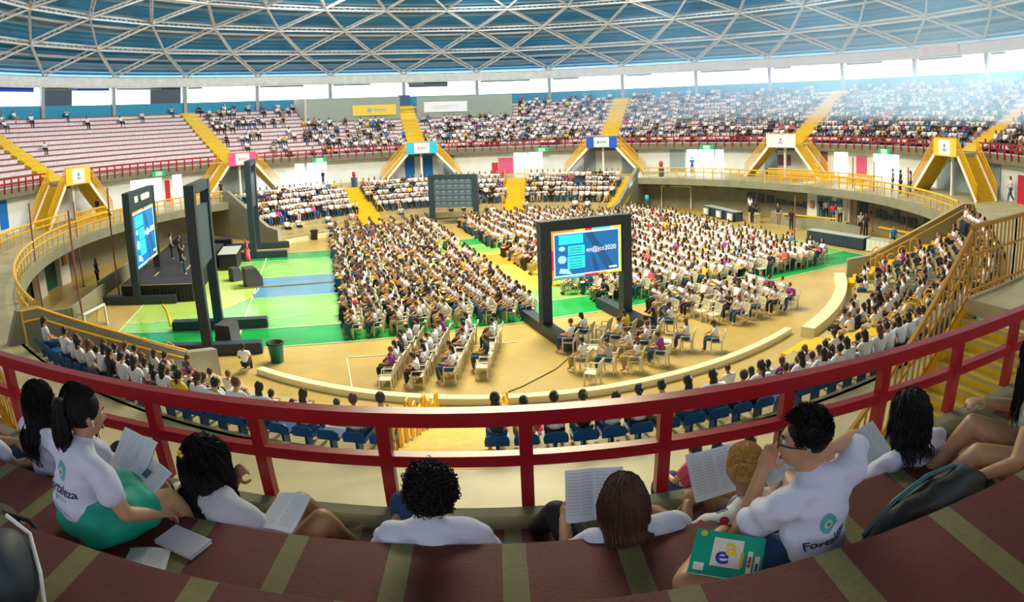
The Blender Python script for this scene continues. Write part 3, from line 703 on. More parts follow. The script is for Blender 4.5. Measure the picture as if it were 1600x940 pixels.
# ------------------------------------------------------------------ portal frames with screens
def screen_art(parent, w, h, face):
    """picture area in the xz plane of the parent, seen from -y (face=-1) or +y (face=1)"""
    def F(y): return y*face
    border = [('orange', (0.95,.30,.02)), ('red', (.80,.02,.06)), ('white', (.9,.9,.9)), ('cyan', (.1,.65,.85)), ('yellow', (.95,.75,.05)), ('lime', (.45,.75,.05)), ('teal', (.05,.50,.35))]
    EM = {n: mat('screen_'+n, c, .4, emit=.9) for n, c in border}
    EM['blue'] = mat('screen_blue', (0.01, 0.20, 0.60), .4, emit=.55); EM['deep'] = mat('screen_deep', (0.01, 0.10, 0.30), .4, emit=.7)
    EM['aqua'] = mat('screen_aqua', (0.03, 0.85, 0.85), .4, emit=.9); EM['pale'] = mat('screen_pale', (0.35, 0.75, 0.90), .4, emit=.9); EM['ink'] = mat('screen_ink', (0.02, 0.35, 0.45), .4, emit=.4)
    def rect(x0, x1, z0, z1, d, m, nm):
        b = MB(); b.box(((x0+x1)/2, F(d), (z0+z1)/2), (abs(x1-x0), .012, abs(z1-z0))); return b.obj(nm, EM[m], parent)
    X, Z, t = w/2, h/2, .085
    segs = [(-X, -X*.35, Z-t, Z, 'orange'), (-X*.35, -X*.05, Z-t, Z, 'yellow'), (-X*.05, X*.15, Z-t, Z, 'red'), (X*.15, X*.7, Z-t, Z, 'cyan'), (X*.7, X, Z-t, Z, 'yellow'),
            (-X, -X*.5, -Z, -Z+t, 'teal'), (-X*.5, -X*.1, -Z, -Z+t, 'cyan'), (-X*.1, X*.3, -Z, -Z+t, 'red'), (X*.3, X*.55, -Z, -Z+t, 'orange'), (X*.55, X, -Z, -Z+t, 'yellow'),
            (-X, -X+t, Z*.2, Z, 'orange'), (-X, -X+t, -Z*.6, Z*.2, 'red'), (-X, -X+t, -Z, -Z*.6, 'orange'), (X-t, X, 0, Z, 'yellow'), (X-t, X, -Z, 0, 'lime')]
    b = MB(); names = list(EM); mats = [EM[n] for n in names]
    for x0, x1, z0, z1, m in segs: b.box(((x0+x1)/2, F(.008), (z0+z1)/2), (x1-x0, .012, z1-z0), 0, names.index(m))
    b.obj('screen_border', mats, parent)
    rect(-X+t, X-t, -Z+t, Z-t, .004, 'white', 'screen_frame'); k = t*1.6
    rect(-X+k, X-k, -Z+k, Z-k*1.2, .014, 'blue', 'screen_picture')
    b = MB(); b.prism([(-X*.05, Z-k*1.3), (X*.15, Z-k*1.3), (X*.85, -Z+k), (X*.55, -Z+k)], F(.020), F(.024), lambda x, y, z: (x, z, y)); b.prism([(X*.1, -Z*.1), (X*.18, -Z*.1), (X*.35, -Z+k), (X*.2, -Z+k)], F(.020), F(.024), lambda x, y, z: (x, z, y)); b.obj('screen_stripes', EM['deep'], parent)
    rect(-X*.80, -X*.12, Z*.42, Z*.80, .024, 'aqua', 'screen_box'); rect(-X*.55, -X*.08, -Z*.05, Z*.34, .024, 'aqua', 'screen_box'); rect(-X*.57, -X*.08, -Z*.62, -Z*.10, .024, 'aqua', 'screen_box')
    b = MB()
    for z in (.24, .14, .04, -.20, -.32, -.44, -.54): b.box((-X*.34, F(.032), Z*z), (X*.36, .008, Z*.035))
    b.obj('screen_lines', EM['ink'], parent)
    b = MB(); b.prism([(-X*.82,-Z*.75), (-X*.45,-Z*.85), (-X*.55,-Z*.62), (-X*.78,-Z*.55)], F(.024), F(.03), lambda x, y, z: (x, z, y)); b.prism([(x*.12*X-X*.72, z*.17*Z-Z*.2) for x, z in circ(0, 0, 1, 0, 360, 12)], F(.024), F(.03), lambda x, y, z: (x, z, y)); b.prism([(x*.09*X-X*.72, z*.1*Z+Z*.25) for x, z in circ(0, 0, 1, 0, 360, 12)], F(.024), F(.03), lambda x, y, z: (x, z, y)); b.obj('screen_figure', EM['pale'], parent)
    # lettering across the right half
    cu = bpy.data.curves.new('lettering', 'FONT'); cu.body = 'en@jcc2020'; cu.size = h*.14; cu.extrude = .004; cu.align_x = 'CENTER'
    tmp = bpy.data.objects.new('tmp', cu); COL.objects.link(tmp); dg = bpy.context.evaluated_depsgraph_get(); me = bpy.data.meshes.new_from_object(tmp.evaluated_get(dg)); bpy.data.objects.remove(tmp)
    me.materials.clear(); me.materials.append(EM['white']); 
    o = mobj('lettering', me, parent, (X*.40, F(.034), Z*.02)); o.rotation_euler = (math.pi/2, 0, 0) if face < 0 else (math.pi/2, 0, math.pi)
    o.scale = (1, 1, 1); rect(X*.62, X*.85, -Z*.78, -Z*.70, .024, 'white', 'screen_caption')
def portal(u, v, rot, W, H, foot, screen, label, header=0, extra=None):
    """portal frame: posts W apart along local x, screen facing local -y"""
    r = empty('screen_frame', uv(u, v), math.radians(16)+rot); t = .42
    for s in (-1, 1):
        b = MB(); b.box((s*W/2, 0, H/2), (t, t, H-.02)); b.obj('post', M_SLATE, r)
        b = MB(); f0, f1 = foot[0 if s < 0 else 1]; z0 = .02
        b.prism([(f0, z0), (f1, z0), (f1, .40), (f1-.05, .46), (f0+.05, .46), (f0, .40)], s*W/2-.24, s*W/2+.24, lambda x, y, z: (z, x, y)); b.obj('foot', M_SLATE, r)
    b = MB(); b.box((0, 0, H-.2-header/2), (W-t, t*.9, .4+header)); b.obj('top_beam', M_SLATE, r)
    if screen:
        z0, z1, face, kind = screen
        b = MB(); b.box((0, 0, (z0+z1)/2), (W-t-.02, .24, z1-z0)); s = b.obj('screen_panel', M_DARK, r)
        e = empty('screen', (0, .13*face, (z0+z1)/2)); e.parent = r
        if kind == 'picture': 
            bpy.data.objects.remove(e); b = MB(); b.box((0, .125*face, (z0+z1)/2), (W-t-.1, .02, z1-z0-.05)); e = b.obj('screen', M_DARK, r); 
            e2 = e; off = Vector((0, .14*face, (z0+z1)/2))
            e.data.transform(Matrix.Translation(-off)); e.location = off
            screen_art(e, W-t-.12, z1-z0-.06, face)
        else:
            bpy.data.objects.remove(e)
            g = MB(); mm = [mat('module_edge', (0.10, 0.14, 0.20), .5), mat('led_green', (0.05, 0.6, 0.25), .4, emit=.8)]
            nx, nz = 6, 5; ww = (W-t-.2)/nx; hh = (z1-z0)/nz; lamps = MB()
            for i in range(nx):
                for j in range(nz):
                    c = (-(W-t-.2)/2+ww*(i+.5), .14*face, z0+hh*(j+.5)); g.box(c, (ww*.9, .04, hh*.9)); lamps.box((c[0], .17*face, c[2]+hh*.2), (.10, .03, .05))
            s2 = g.obj('led_module_backs', mm[0], r); s2['kind'] = 'stuff'; l2 = lamps.obj('status_lamps', mm[1], s2); l2['kind'] = 'stuff'
    tag(r, label, 'screen frame'); return r
portal(.3, -11.75, .05, 3.72, 4.62, ((-2.3, 2.3), (-2.3, 2.3)), (2.2, 4.22, -1, 'picture'), 'dark portal frame with a bright blue screen, standing right of centre on the floor')
f2 = portal(-15.25, -8.85, math.pi/2, 3.4, 6.75, ((-2.3, 2.3), (-2.3, 2.3)), (3.35, 5.75, 1, 'back'), 'tall narrow-looking dark portal frame standing edge-on beside the black stage')
f3 = portal(-20.75, .45, math.pi/2, 5.2, 5.9, ((-2.3, 2.4), (-.4, .4)), (1.75, 4.85, -1, 'picture'), 'dark portal frame at the left of the stage with a tilted-looking bright screen', header=.62)
for x, w in ((-1.45, .7), (.5, 1.9)):
    b = MB(); b.prism([(q[0]*w/2+x, q[1]*.17+5.45) for q in ((-1, -.6), (-.8, -1), (.8, -1), (1, -.6), (1, .6), (.8, 1), (-.8, 1), (-1, .6))], -.235, -.205, lambda X, Y, Z: (X, Z, Y)); b.obj('header_panel', M_BW, f3)  # two plain white panels on the header
portal(-15.1, 11.1, math.pi/2, 3.6, 6.75, ((-2.4, 2.6), (-2.4, 2.6)), (3.4, 5.8, 1, 'back'), 'dark portal frame seen edge-on at the far end of the stage')
portal(1.1, 17.5, -.22-math.radians(16)+math.radians(0), 3.9, 4.4, ((-.5, .5), (-.5, .5)), (1.6, 4.1, -1, 'back'), 'dark portal frame with LED module backs, standing before the far stand')

# ------------------------------------------------------------------ stage and its kit
def box_thing(name, dims, loc, rz, m, label, cat, parts=(), group=None):
    r = empty(name, loc, rz); b = MB(); w, d, h = dims; b.box((0, 0, h/2), (w, d, h)); b.obj('body', m, r)
    for (nm, c, dd, mm) in parts: q = MB(); q.box(c, dd); q.obj(nm, mm, r)
    return tag(r, label, cat, group)
U0 = math.radians(16)
M_WOOD = mat('pale_wood_edge', (0.55, 0.36, 0.16), .6); M_LAM = mat('grey_laminate', (0.42, 0.45, 0.44), .5); M_TBL = mat('table_cloth_dark', (0.02, 0.04, 0.07), .7)
M_STG = mat('stage_black', (0.02, 0.019, 0.024), .55, var=.3, scale=2)
st = empty('stage', uv(-19.6, 4.2), U0)
b = MB(); b.box((0, 0, .95), (4.3, 12.4, .1)); b.obj('deck', M_STG, st)
for c, d, nm in (((0, -6.2, .47), (4.3, .03, .9), 'skirt'), ((2.15, 0, .47), (.03, 12.4, .9), 'skirt'), ((-2.15, 0, .47), (.03, 12.4, .9), 'skirt')):
    b = MB(); n = 60; L = d[0] if d[0] > 1 else d[1]
    poly = [(-L/2+L*i/n, .02*math.sin(i*1.9)) for i in range(n+1)]; poly += [(x, y-.02) for x, y in poly[::-1]]
    f = (lambda x, y, z: (c[0]+x, c[1]+y, z)) if d[0] > 1 else (lambda x, y, z: (c[0]+y, c[1]+x, z))
    b.prism(poly, .02, .9, f); b.obj(nm, M_BLACK, st)
for c, d in (((0, -6.18, .985), (4.2, .12, .03)), ((1.1, -1.2, 1.0), (.1, 2.9, .03)), ((-.6, -3.6, 1.0), (.08, 1.1, .03))):
    b = MB(); b.box(c, d); b.obj('edge_strip', M_WOOD, st)
tag(st, 'low black draped stage platform with pale wooden edging at the left', 'stage')
def speaker_box(loc, rz, s, label, tilt=False):
    r = empty('loudspeaker', loc, rz); b = MB()
    b.prism([(-s*.45, 0), (s*.45, 0), (s*.45, s*.5), (s*.15, s), (-s*.45, s)] if tilt else [(-s*.4, 0), (s*.4, 0), (s*.36, s), (-s*.36, s)], -s*.42, s*.42, lambda x, y, z: (z, x, y)); b.obj('cabinet', mat('speaker_grey', (0.05, 0.05, 0.055), .6), r)
    g = MB(); g.prism([(-s*.36, s*.06), (s*.36, s*.06), (s*.36, s*.45), (-s*.36, s*.45)], s*.45, s*.46, lambda x, y, z: (x, z, y)); g.obj('grille', M_BLACK, r)
    return tag(r, label, 'loudspeaker')
speaker_box(uv(-14.5, -9.6), U0+1.2, 1.0, 'grey-black loudspeaker at the foot of the tall edge-on frame')
speaker_box(uv(-14.4, 1.0), U0-1.2, 1.1, 'black loudspeaker on the court beside the stage, by the yellow-black cable', True)
speaker_box(uv(-15.6, 2.6), U0-1.0, .8, 'second black stage monitor just behind the court loudspeaker', True)
box_thing('mixing_table', (1.2, 2.9, 1.05), uv(-16.5, 7.0), U0, M_BLACK, 'long black-draped table beside the stage, left of the person in red', 'table', [('table_top', (0, 0, 1.07), (1.3, 3.0, .04), M_LAM)])
b = MB(); b.ell((0, 0, .75), (.9, .9, .75), 12, 8); b.box((0, 0, .2), (1.3, 1.3, .4)); o = b.obj('covered_equipment', M_BLACK, loc=uv(-20.9, 11.3)); tag(o, 'rounded heap of black covered equipment behind the stage', 'equipment')
box_thing('equipment_case', (2.6, .7, .75), uv(-18.6, 13.7), U0, M_BLACK, 'long low black equipment case near the far edge-on frame', 'case', [('lid', (0, 0, .77), (2.62, .72, .05), M_DARK)])
# cables across the court
def cable(pts, r, m, label, z=.03):
    P = []; 
    for i in range(len(pts)-1):
        for t in range(6): 
            a, b_ = pts[i], pts[i+1]; P.append(uv(a[0]+(b_[0]-a[0])*t/6, a[1]+(b_[1]-a[1])*t/6, z))
    P.append(uv(*pts[-1], z)); b = MB(); b.tube(P, r, 6); o = b.obj('floor_cable', m); tag(o, label, 'cable')
M_CB = mat('cable_cover', (0.30, 0.20, 0.03), .5, var=.5, scale=6)
cable([(-15.5, .3), (-12, .5), (-8.9, .6)], .05, M_CB, 'straight yellow-black cable cover crossing the blue key')
cable([(-19.2, -2.6), (-18.6, -4.0), (-17.8, -6.6)], .06, M_YEL, 'yellow cable cover running from the left screen frame towards the tall frame')
cable([(-1.6, -14.6), (-2.6, -15.6), (-4.2, -16.6), (-5.6, -17.2)], .018, mat('thin_cable', (.16, .13, .05), .6), 'thin dark cable curving over the sand floor in front of the centre frame', .02)

# ------------------------------------------------------------------ goals, bins, tables and small floor things
def goal(loc, rz, label, w=3.1, h=2.07, d=.9):
    r = empty('handball_goal', loc, rz)
    for s in (-1, 1): b = MB(); b.box((s*w/2, 0, h/2), (.09, .09, h)); b.obj('goal_post', M_WHITE, r)
    b = MB(); b.box((0, 0, h), (w+.09, .09, .09)); b.obj('crossbar', M_WHITE, r)
    b = MB()
    for s in (-1, 1): b.tube([(s*w/2, 0, h), (s*w/2, d*.6, h), (s*w/2, d, .05), (s*w/2, 0, .05)], .025, 6)
    b.obj('net_frame', M_GREY, r); n = MB()
    for i in range(13): n.bar((-w/2+w*i/12, d*.6, h), (-w/2+w*i/12, d, .05), .012)
    for i in range(8): n.bar((-w/2, d*.6+d*.4*i/7, h-h*i/7), (w/2, d*.6+d*.4*i/7, h-h*i/7), .012)
    n.obj('net', mat('net_grey', (.25, .26, .20), .8), r); return tag(r, label, 'goal')
goal((17.1, 22.1, 0), math.radians(-41), 'white handball goal against the far right hall wall')
goal(uv(-21.7, -6.9), math.radians(16+75), 'small white goal at the left end of the court, partly behind the parapet', 1.9, 1.0, .7)
def bin_(loc, label, m, s=1.0):
    r = empty('bin', loc); b = MB(); b.lathe([(.01, 0), (.25*s, 0), (.31*s, .68*s), (.34*s, .70*s), (.34*s, .74*s)], n=18); b.obj('tub', m, r, smooth=True)
    b = MB(); b.lathe([(.35*s, .72*s), (.37*s, .78*s), (.33*s, .80*s), (.29*s, .79*s), (.27*s, .55*s), (.01, .54*s)], n=18); b.obj('bag_rim', M_BLACK, r, smooth=True); return tag(r, label, 'bin')
bin_(uv(-12.3, -11.8), 'dark green round bin with a black bag rim on the sand floor', mat('bin_green', (0.0, 0.16, 0.12), .45))
bin_(pol(19.1, -37.5), 'yellow bin with black rim against the far stand', mat('bin_yellow', (0.75, 0.50, 0.02), .5), .95)
bin_(pol(19.0, -50.5), 'black bin at the left end of the far stand', mat('bin_black', (0.03, 0.03, 0.035), .5), .95)
bin_(pol(19.2, .5), 'small teal bin before the middle of the far stand', mat('bin_teal', (0.0, 0.20, 0.22), .5), .9)
def trestle(p, q, w, h, label, cloth=M_TBL, top=M_LAM, items=()):
    a, b_ = Vector((*p, 0)), Vector((*q, 0)); L = (b_-a).length; r = empty('long_table', (a+b_)/2, math.atan2(b_.y-a.y, b_.x-a.x))
    g = MB(); g.box((0, 0, h), (L, w, .04)); g.obj('table_top', top, r)
    g = MB(); n = int(L*8); poly = [(-L/2+L*i/n, -w/2+.02*math.sin(i*2.2)) for i in range(n+1)]; poly += [(x, y+.015) for x, y in poly[::-1]]; g.prism(poly, .05, h-.02, lambda x, y, z: (x, y, z)); g.prism([(x, y+w) for x, y in poly], .05, h-.02); g.obj('table_cloth', cloth, r)
    for x in (-L/2+.1, 0, L/2-.1): g = MB(); g.box((x, 0, h/2), (.05, w*.8, h-.05)); g.obj('leg', M_DARK, r)
    return tag(r, label, 'table')
trestle((21.3, 2.6), (23.2, -2.0), .8, .8, 'long dark-draped table at the right edge of the green court')
trestle((23.3, -2.2), (24.1, -3.9), .85, .8, 'short table with a white front at the right end of the long dark table', cloth=mat('cloth_white', (.7, .75, .72), .6))
trestle((18.6, 17.2), (19.6, 12.2), .8, .8, 'technicians\' table with black and white cases near the far right wall', cloth=M_TBL)
for i, t in enumerate((.08, .5, .85)):
    box_thing('white_case', (.75, .12, .6), (18.05+1.0*t, 16.7-5.0*t, .12), math.atan2(-5.0, 1.0), M_LAM, 'white square case on the near side of the technicians\' table, %s' % ['left one', 'middle one', 'right one'][i], 'case', [('lid', (0, -.07, .3), (.6, .02, .45), M_BW)])
box_thing('side_table', (.9, .6, .74), (20.6, 11.2, 0), 1.7, mat('cream_side', (.55, .5, .32), .6), 'small cream side table beside the technicians\' table', 'table', [('table_top', (0, 0, .76), (1.0, .7, .04), M_WHITE_K)])
box_thing('cardboard_box', (.5, .4, .38), (25.3, 4.3, 0), .4, mat('cardboard', (.55, .33, .12), .7), 'lower cardboard box of the pair behind the long table', 'box', [('tape', (0, 0, .385), (.5, .06, .01), M_WHITE_K)])
box_thing('cardboard_box', (.48, .38, .36), (25.3, 4.3, .40), .5, mat('cardboard', (.55, .33, .12), .7), 'upper cardboard box of the pair behind the long table', 'box', [('tape', (0, 0, .365), (.5, .06, .01), M_WHITE_K)])
def ball_stack(loc, label, c1, c2):
    r = empty('water_dispenser', loc); b = MB(); b.lathe([(.01, 0), (.3, 0), (.34, .9), (.28, .95), (.01, .95)], n=14); b.obj('cooler', M_DARK, r); b = MB(); b.lathe([(.08, .95), (.2, 1.1), (.2, 1.4), (.08, 1.5), (.01, 1.5)], n=14); b.obj('bottle', c2, r, smooth=True); return tag(r, label, 'water cooler')
ball_stack(pol(25.4, 33.4), 'dark barrel with red and blue top at the far right parapet foot', None, M_BC)
ball_stack(pol(27.6, -30.0, 3.0), 'dark blue drum with a red top at the head of the far left steps', None, mat('dull_red', (.5, .03, .05), .5))
ball_stack(pol(28.0, 34.6, 3.0), 'dark drum with red and blue top on the concourse behind the goal', None, mat('dull_red', (.5, .03, .05), .5))
# ------------------------------------------------------------------ people of the middle distance
def skin_mesh(name, V, E, Rd, root=0, sub=1, mats=None, smooth=True):
    me = bpy.data.meshes.new(name); me.from_pydata([tuple(v) for v in V], E, []); o = bpy.data.objects.new(name, me)
    o.modifiers.new('s', 'SKIN'); 
    for i, r in enumerate(Rd):
        sv = me.skin_vertices[0].data[i]; sv.radius = (r, r) if isinstance(r, (int, float)) else r; sv.use_root = (i == root)
    if sub: 
        s = o.modifiers.new('u', 'SUBSURF'); s.levels = sub; s.render_levels = sub
    out = baked(o); bpy.data.meshes.remove(me)
    bq = bmesh.new(); bq.from_mesh(out); bmesh.ops.recalc_face_normals(bq, faces=bq.faces); bq.to_mesh(out); bq.free()
    out.name = name; out.materials.clear()
    for m in (mats or []): out.materials.append(m)
    if smooth: out.polygons.foreach_set('use_smooth', [True]*len(out.polygons))
    return out
POSES = {}
def J(**k): return {a: Vector(b) for a, b in k.items()}
def sym(d):
    o = dict(d)
    for k, v in d.items():
        if k.endswith('L'): 
            if k[:-1]+'R' not in o: o[k[:-1]+'R'] = Vector((-v.x, v.y, v.z))
    return o
POSES['writing'] = sym(J(pel=(0,0,.13), bel=(0,.03,.28), che=(0,.09,.45), nec=(0,.14,.57), hea=(0,.19,.69), shL=(-.175,.09,.51), elL=(-.25,.22,.30), haL=(-.11,.40,.26), hiL=(-.09,.03,.10), knL=(-.13,.45,.10), anL=(-.13,.43,-.33), toL=(-.14,.57,-.40)))
POSES['upright'] = sym(J(pel=(0,0,.13), bel=(0,-.01,.30), che=(0,.0,.48), nec=(0,.02,.62), hea=(0,.04,.75), shL=(-.175,0,.54), elL=(-.23,.08,.30), haL=(-.12,.30,.20), hiL=(-.09,.03,.10), knL=(-.12,.45,.12), anL=(-.12,.44,-.33), toL=(-.13,.58,-.40)))
POSES['leaning'] = sym(J(pel=(0,.04,.13), bel=(.02,-.04,.28), che=(.04,-.07,.46), nec=(.05,-.06,.60), hea=(.07,-.03,.72), shL=(-.14,-.07,.53), shR=(.22,-.08,.50), elL=(-.22,.05,.30), haL=(-.05,.28,.22), elR=(.29,.02,.28), haR=(.16,.26,.20), hiL=(-.09,.03,.10), knL=(-.16,.45,.12), anL=(-.2,.36,-.33), toL=(-.22,.50,-.40)))
POSES['phone'] = sym(J(pel=(0,0,.13), bel=(0,0,.30), che=(0,.02,.48), nec=(0,.05,.61), hea=(0,.09,.74), shL=(-.175,.02,.54), elL=(-.24,.16,.36), haL=(-.06,.32,.50), hiL=(-.09,.03,.10), knL=(-.11,.44,.14), anL=(-.11,.42,-.33), toL=(-.12,.56,-.40)))
POSES['standing'] = sym(J(pel=(0,0,.93), bel=(0,0,1.08), che=(0,0,1.28), nec=(0,.01,1.44), hea=(0,.03,1.58), shL=(-.19,0,1.38), elL=(-.24,-.01,1.10), haL=(-.21,.10,.88), hiL=(-.09,0,.90), knL=(-.10,.02,.48), anL=(-.10,-.02,.08), toL=(-.11,.12,.04)))
POSES['walking'] = sym(J(pel=(0,0,.92), bel=(0,.01,1.08), che=(0,.03,1.28), nec=(0,.04,1.44), hea=(0,.07,1.57), shL=(-.19,.02,1.38), elL=(-.25,-.12,1.14), haL=(-.22,-.10,.90), elR=(.25,.12,1.14), haR=(.20,.28,.98), shR=(.19,.02,1.38), hiL=(-.09,0,.90), hiR=(.09,0,.90), knL=(-.10,.18,.50), anL=(-.10,.22,.10), toL=(-.10,.36,.06), knR=(.10,-.05,.48), anR=(.10,-.32,.14), toR=(.10,-.22,.05)))
POSES['armsup'] = sym(dict(POSES['standing'], elL=Vector((-.30,.1,1.30)), haL=Vector((-.16,.30,1.42)), elR=Vector((.30,.1,1.30)), haR=Vector((.16,.30,1.42))))
SKINS = [mat('skin_%d' % i, c, .55) for i, c in enumerate(((.52,.26,.11), (.68,.38,.18), (.30,.13,.06), (.60,.32,.14)))]
HAIRS = [mat('hair_black', (.008,.007,.008), .45, bump=.4, scale=40), mat('hair_brown', (.05,.022,.012), .5, bump=.4, scale=40), mat('hair_red_brown', (.14,.05,.02), .5, bump=.4, scale=40)]
SHIRTS = {'white': mat('cloth_shirt_white', (.80,.82,.90), .8), 'dark': mat('cloth_dark_blue', (.02,.03,.07), .8), 'purple': mat('cloth_purple', (.28,.03,.32), .8), 'blue': mat('cloth_mid_blue', (.03,.18,.45), .8),
          'grey': mat('cloth_grey', (.42,.42,.45), .8), 'pink': mat('cloth_pink', (.65,.08,.15), .8), 'yellow': mat('cloth_yellow', (.75,.55,.05), .8), 'black': mat('cloth_black', (.015,.015,.018), .8)}
PANTS = {'jeans': mat('cloth_jeans', (.03,.09,.20), .85), 'black': SHIRTS['black'], 'beige': mat('cloth_beige', (.42,.32,.2), .85)}
def body_graph(P, grow=0, part='body'):
    order = ['pel', 'bel', 'che', 'nec', 'hea', 'shL', 'elL', 'haL', 'shR', 'elR', 'haR', 'hiL', 'knL', 'anL', 'toL', 'hiR', 'knR', 'anR', 'toR']
    rad = dict(pel=(.12,.09), bel=(.10,.075), che=(.115,.075), nec=(.048,.05), hea=(.05,.05), shL=.056, elL=.042, haL=.036, hiL=.085, knL=.062, anL=.045, toL=.035)
    for k in list(rad):
        if k.endswith('L'): rad[k[:-1]+'R'] = rad[k]
    edges = [('pel','bel'), ('bel','che'), ('che','nec'), ('nec','hea'), ('che','shL'), ('shL','elL'), ('elL','haL'), ('che','shR'), ('shR','elR'), ('elR','haR'), ('pel','hiL'), ('hiL','knL'), ('knL','anL'), ('anL','toL'), ('pel','hiR'), ('hiR','knR'), ('knR','anR'), ('anR','toR')]
    if part == 'shirt':
        rad.update(pel=(.135,.10), bel=(.125,.098), che=(.15,.105), shL=.062, shR=.062); keep = ['pel', 'bel', 'che', 'shL', 'shR']; P = dict(P)
        for s in 'LR': P['sl'+s] = P['sh'+s].lerp(P['el'+s], .62); keep.append('sl'+s); rad['sl'+s] = .056
        P['pel'] = P['pel']+Vector((0, 0, .0)); P['nk'] = P['che'].lerp(P['nec'], .80); rad['nk'] = (.070, .060); keep.append('nk')
        edges = [('pel','bel'), ('bel','che'), ('che','nk'), ('che','shL'), ('shL','slL'), ('che','shR'), ('shR','slR')]; order = keep
    if part == 'legs':
        order = ['pel', 'hiL', 'knL', 'anL', 'hiR', 'knR', 'anR']; edges = [('pel','hiL'), ('hiL','knL'), ('knL','anL'), ('pel','hiR'), ('hiR','knR'), ('knR','anR')]
    ix = {k: i for i, k in enumerate(order)}
    def rr(k):
        r = rad[k]; r = (r, r) if isinstance(r, float) else r; return (r[0]+grow, r[1]+grow)
    return [P[k] for k in order], [(ix[a], ix[b]) for a, b in edges], [rr(k) for k in order]
BASE = {}
for pn, P in POSES.items():
    bm_ = skin_mesh('body_'+pn, *body_graph(P), sub=1, mats=[SKINS[0]])
    # head joined into the same mesh
    h = P['hea']; q = MB(); q.ell(h+Vector((0,.005,.02)), (.075, .092, .115), 12, 9); q.ell(h+Vector((0,.095,.0)), (.014,.02,.022), 6, 4)
    for s in (-1, 1): q.ell(h+Vector((s*.077, -.005, .005)), (.012,.022,.03), 6, 4); q.ell(P['haL' if s < 0 else 'haR']+Vector((-s*.02,.04,0)), (.03,.055,.022), 6, 4)
    hv = q.v; n0 = len(bm_.vertices)
    vs = [tuple(v.co) for v in bm_.vertices]+hv; fs = [tuple(p.vertices) for p in bm_.polygons]+[tuple(n0+i for i in f) for f in q.f]
    me = bpy.data.meshes.new('body_'+pn); me.from_pydata(vs, [], fs); me.polygons.foreach_set('use_smooth', [True]*len(fs)); bpy.data.meshes.remove(bm_)
    sh = skin_mesh('shirt_'+pn, *body_graph(P, .018, 'shirt'), sub=1, mats=[]); lg = skin_mesh('trousers_'+pn, *body_graph(P, .014, 'legs'), sub=1, mats=[])
    hr = {}
    for hn in ('short', 'long', 'bun'):
        q = MB(); q.ell(h+Vector((0,-.014,.036)), (.090, .100, .112), 12, 8)
        if hn == 'long': q.ell(h+Vector((0,-.075,-.13)), (.085,.05,.19), 10, 8); 
        if hn == 'bun': q.ell(h+Vector((0,-.10,.07)), (.045,.045,.045), 8, 6); q.ell(h+Vector((0,-.11,-.08)), (.03,.035,.14), 8, 6)
        hr[hn] = q.mesh('hair_'+hn, [], True)
        hr[hn].materials.clear()
    BASE[pn] = (me, sh, lg, hr)
VAR = {}
def colored(me, m):
    k = (me.name, m.name)
    if k not in VAR:
        c = me.copy(); c.materials.clear(); c.materials.append(m); VAR[k] = c
    return VAR[k]
PIDX = [0]
def person(loc, rz, pose, hair, hcol, shirt, pants, skin, label, group=None, scale=1.0):
    me, sh, lg, hr = BASE[pose]
    r = mobj('person', colored(me, SKINS[skin]), None, loc, rz); r.scale = (scale,)*3
    mobj('shirt', colored(sh, SHIRTS[shirt]), r); mobj('trousers', colored(lg, PANTS[pants]), r); mobj('hair', colored(hr[hair], HAIRS[hcol]), r)
    return tag(r, label, 'person', group)
ORD = ['first', 'second', 'third', 'fourth', 'fifth', 'sixth', 'seventh', 'eighth', 'ninth', 'tenth']
def nth(n):
    n += 1
    return ORD[n-1] if n <= 10 else words_of(n)+'th'
# --- blue shell seats
sb = MB()
sb.prism([(-.21, -.20), (.21, -.20), (.22, .20), (.18, .24), (-.18, .24), (-.22, .20)], .40, .43, lambda x, y, z: (x, y, z))
sb.prism([(-.21, .40), (.21, .40), (.22, .50), (.20, .58), (.13, .63), (-.13, .63), (-.20, .58), (-.22, .50)], -.24, -.205, lambda x, y, z: (x, z-(y-.4)*.12, y))
sb.box((0, -.02, .2), (.06, .22, .4)); ME_SEAT = sb.mesh('stadium_chair', M_SEAT)
# --- white plastic armchair in parts
cs = MB(); cs.prism([(-.23, -.2), (.23, -.2), (.25, .22), (-.25, .22)], .40, .43); ME_CS = cs.mesh('seat', M_CHAIR)
cb = MB()
for x in (-.16, -.08, 0, .08, .16): cb.bar((x, -.21, .42), (x*1.1, -.30, .80), .045, .018)
cb.bar((-.23, -.305, .82), (.23, -.305, .82), .03, .07); cb.bar((-.23, -.21, .42), (-.235, -.31, .83), .04); cb.bar((.23, -.21, .42), (.235, -.31, .83), .04); ME_CB = cb.mesh('backrest', M_CHAIR)
ca = MB(); ME_CA = []
for s in (-1, 1):
    c1 = MB(); c1.bar((s*.25, -.26, .64), (s*.27, .18, .62), .05, .02); c1.bar((s*.27, .18, .62), (s*.26, .2, .42), .03); ME_CA.append(c1.mesh('armrest', M_CHAIR)); ca.add(c1.v, c1.f)
cl = MB(); cl.bar((0, 0, .41), (0, 0, 0), .04, .05); ME_CL = cl.mesh('leg', M_CHAIR)
LEGS = [(-.22, -.2), (.22, -.2), (-.24, .2), (.24, .2)]
one = MB(); 
for q in (cs, cb, ca): one.add(q.v, q.f)
for x, y in LEGS: one.bar((x, y, .41), (x*1.05, y*1.1, 0), .04)
ME_CHAIR = one.mesh('plastic_chair', M_CHAIR)
def chair(loc, rz, label, parts):
    if parts:
        r = empty('plastic_chair', loc, rz); mobj('seat', ME_CS, r); mobj('backrest', ME_CB, r); mobj('armrest', ME_CA[0], r); mobj('armrest', ME_CA[1], r)
        for x, y in LEGS: mobj('leg', ME_CL, r, (x, y, 0))
    else: r = mobj('plastic_chair', ME_CHAIR, None, loc, rz)
    return tag(r, label, 'chair', 'white plastic chairs on the floor')
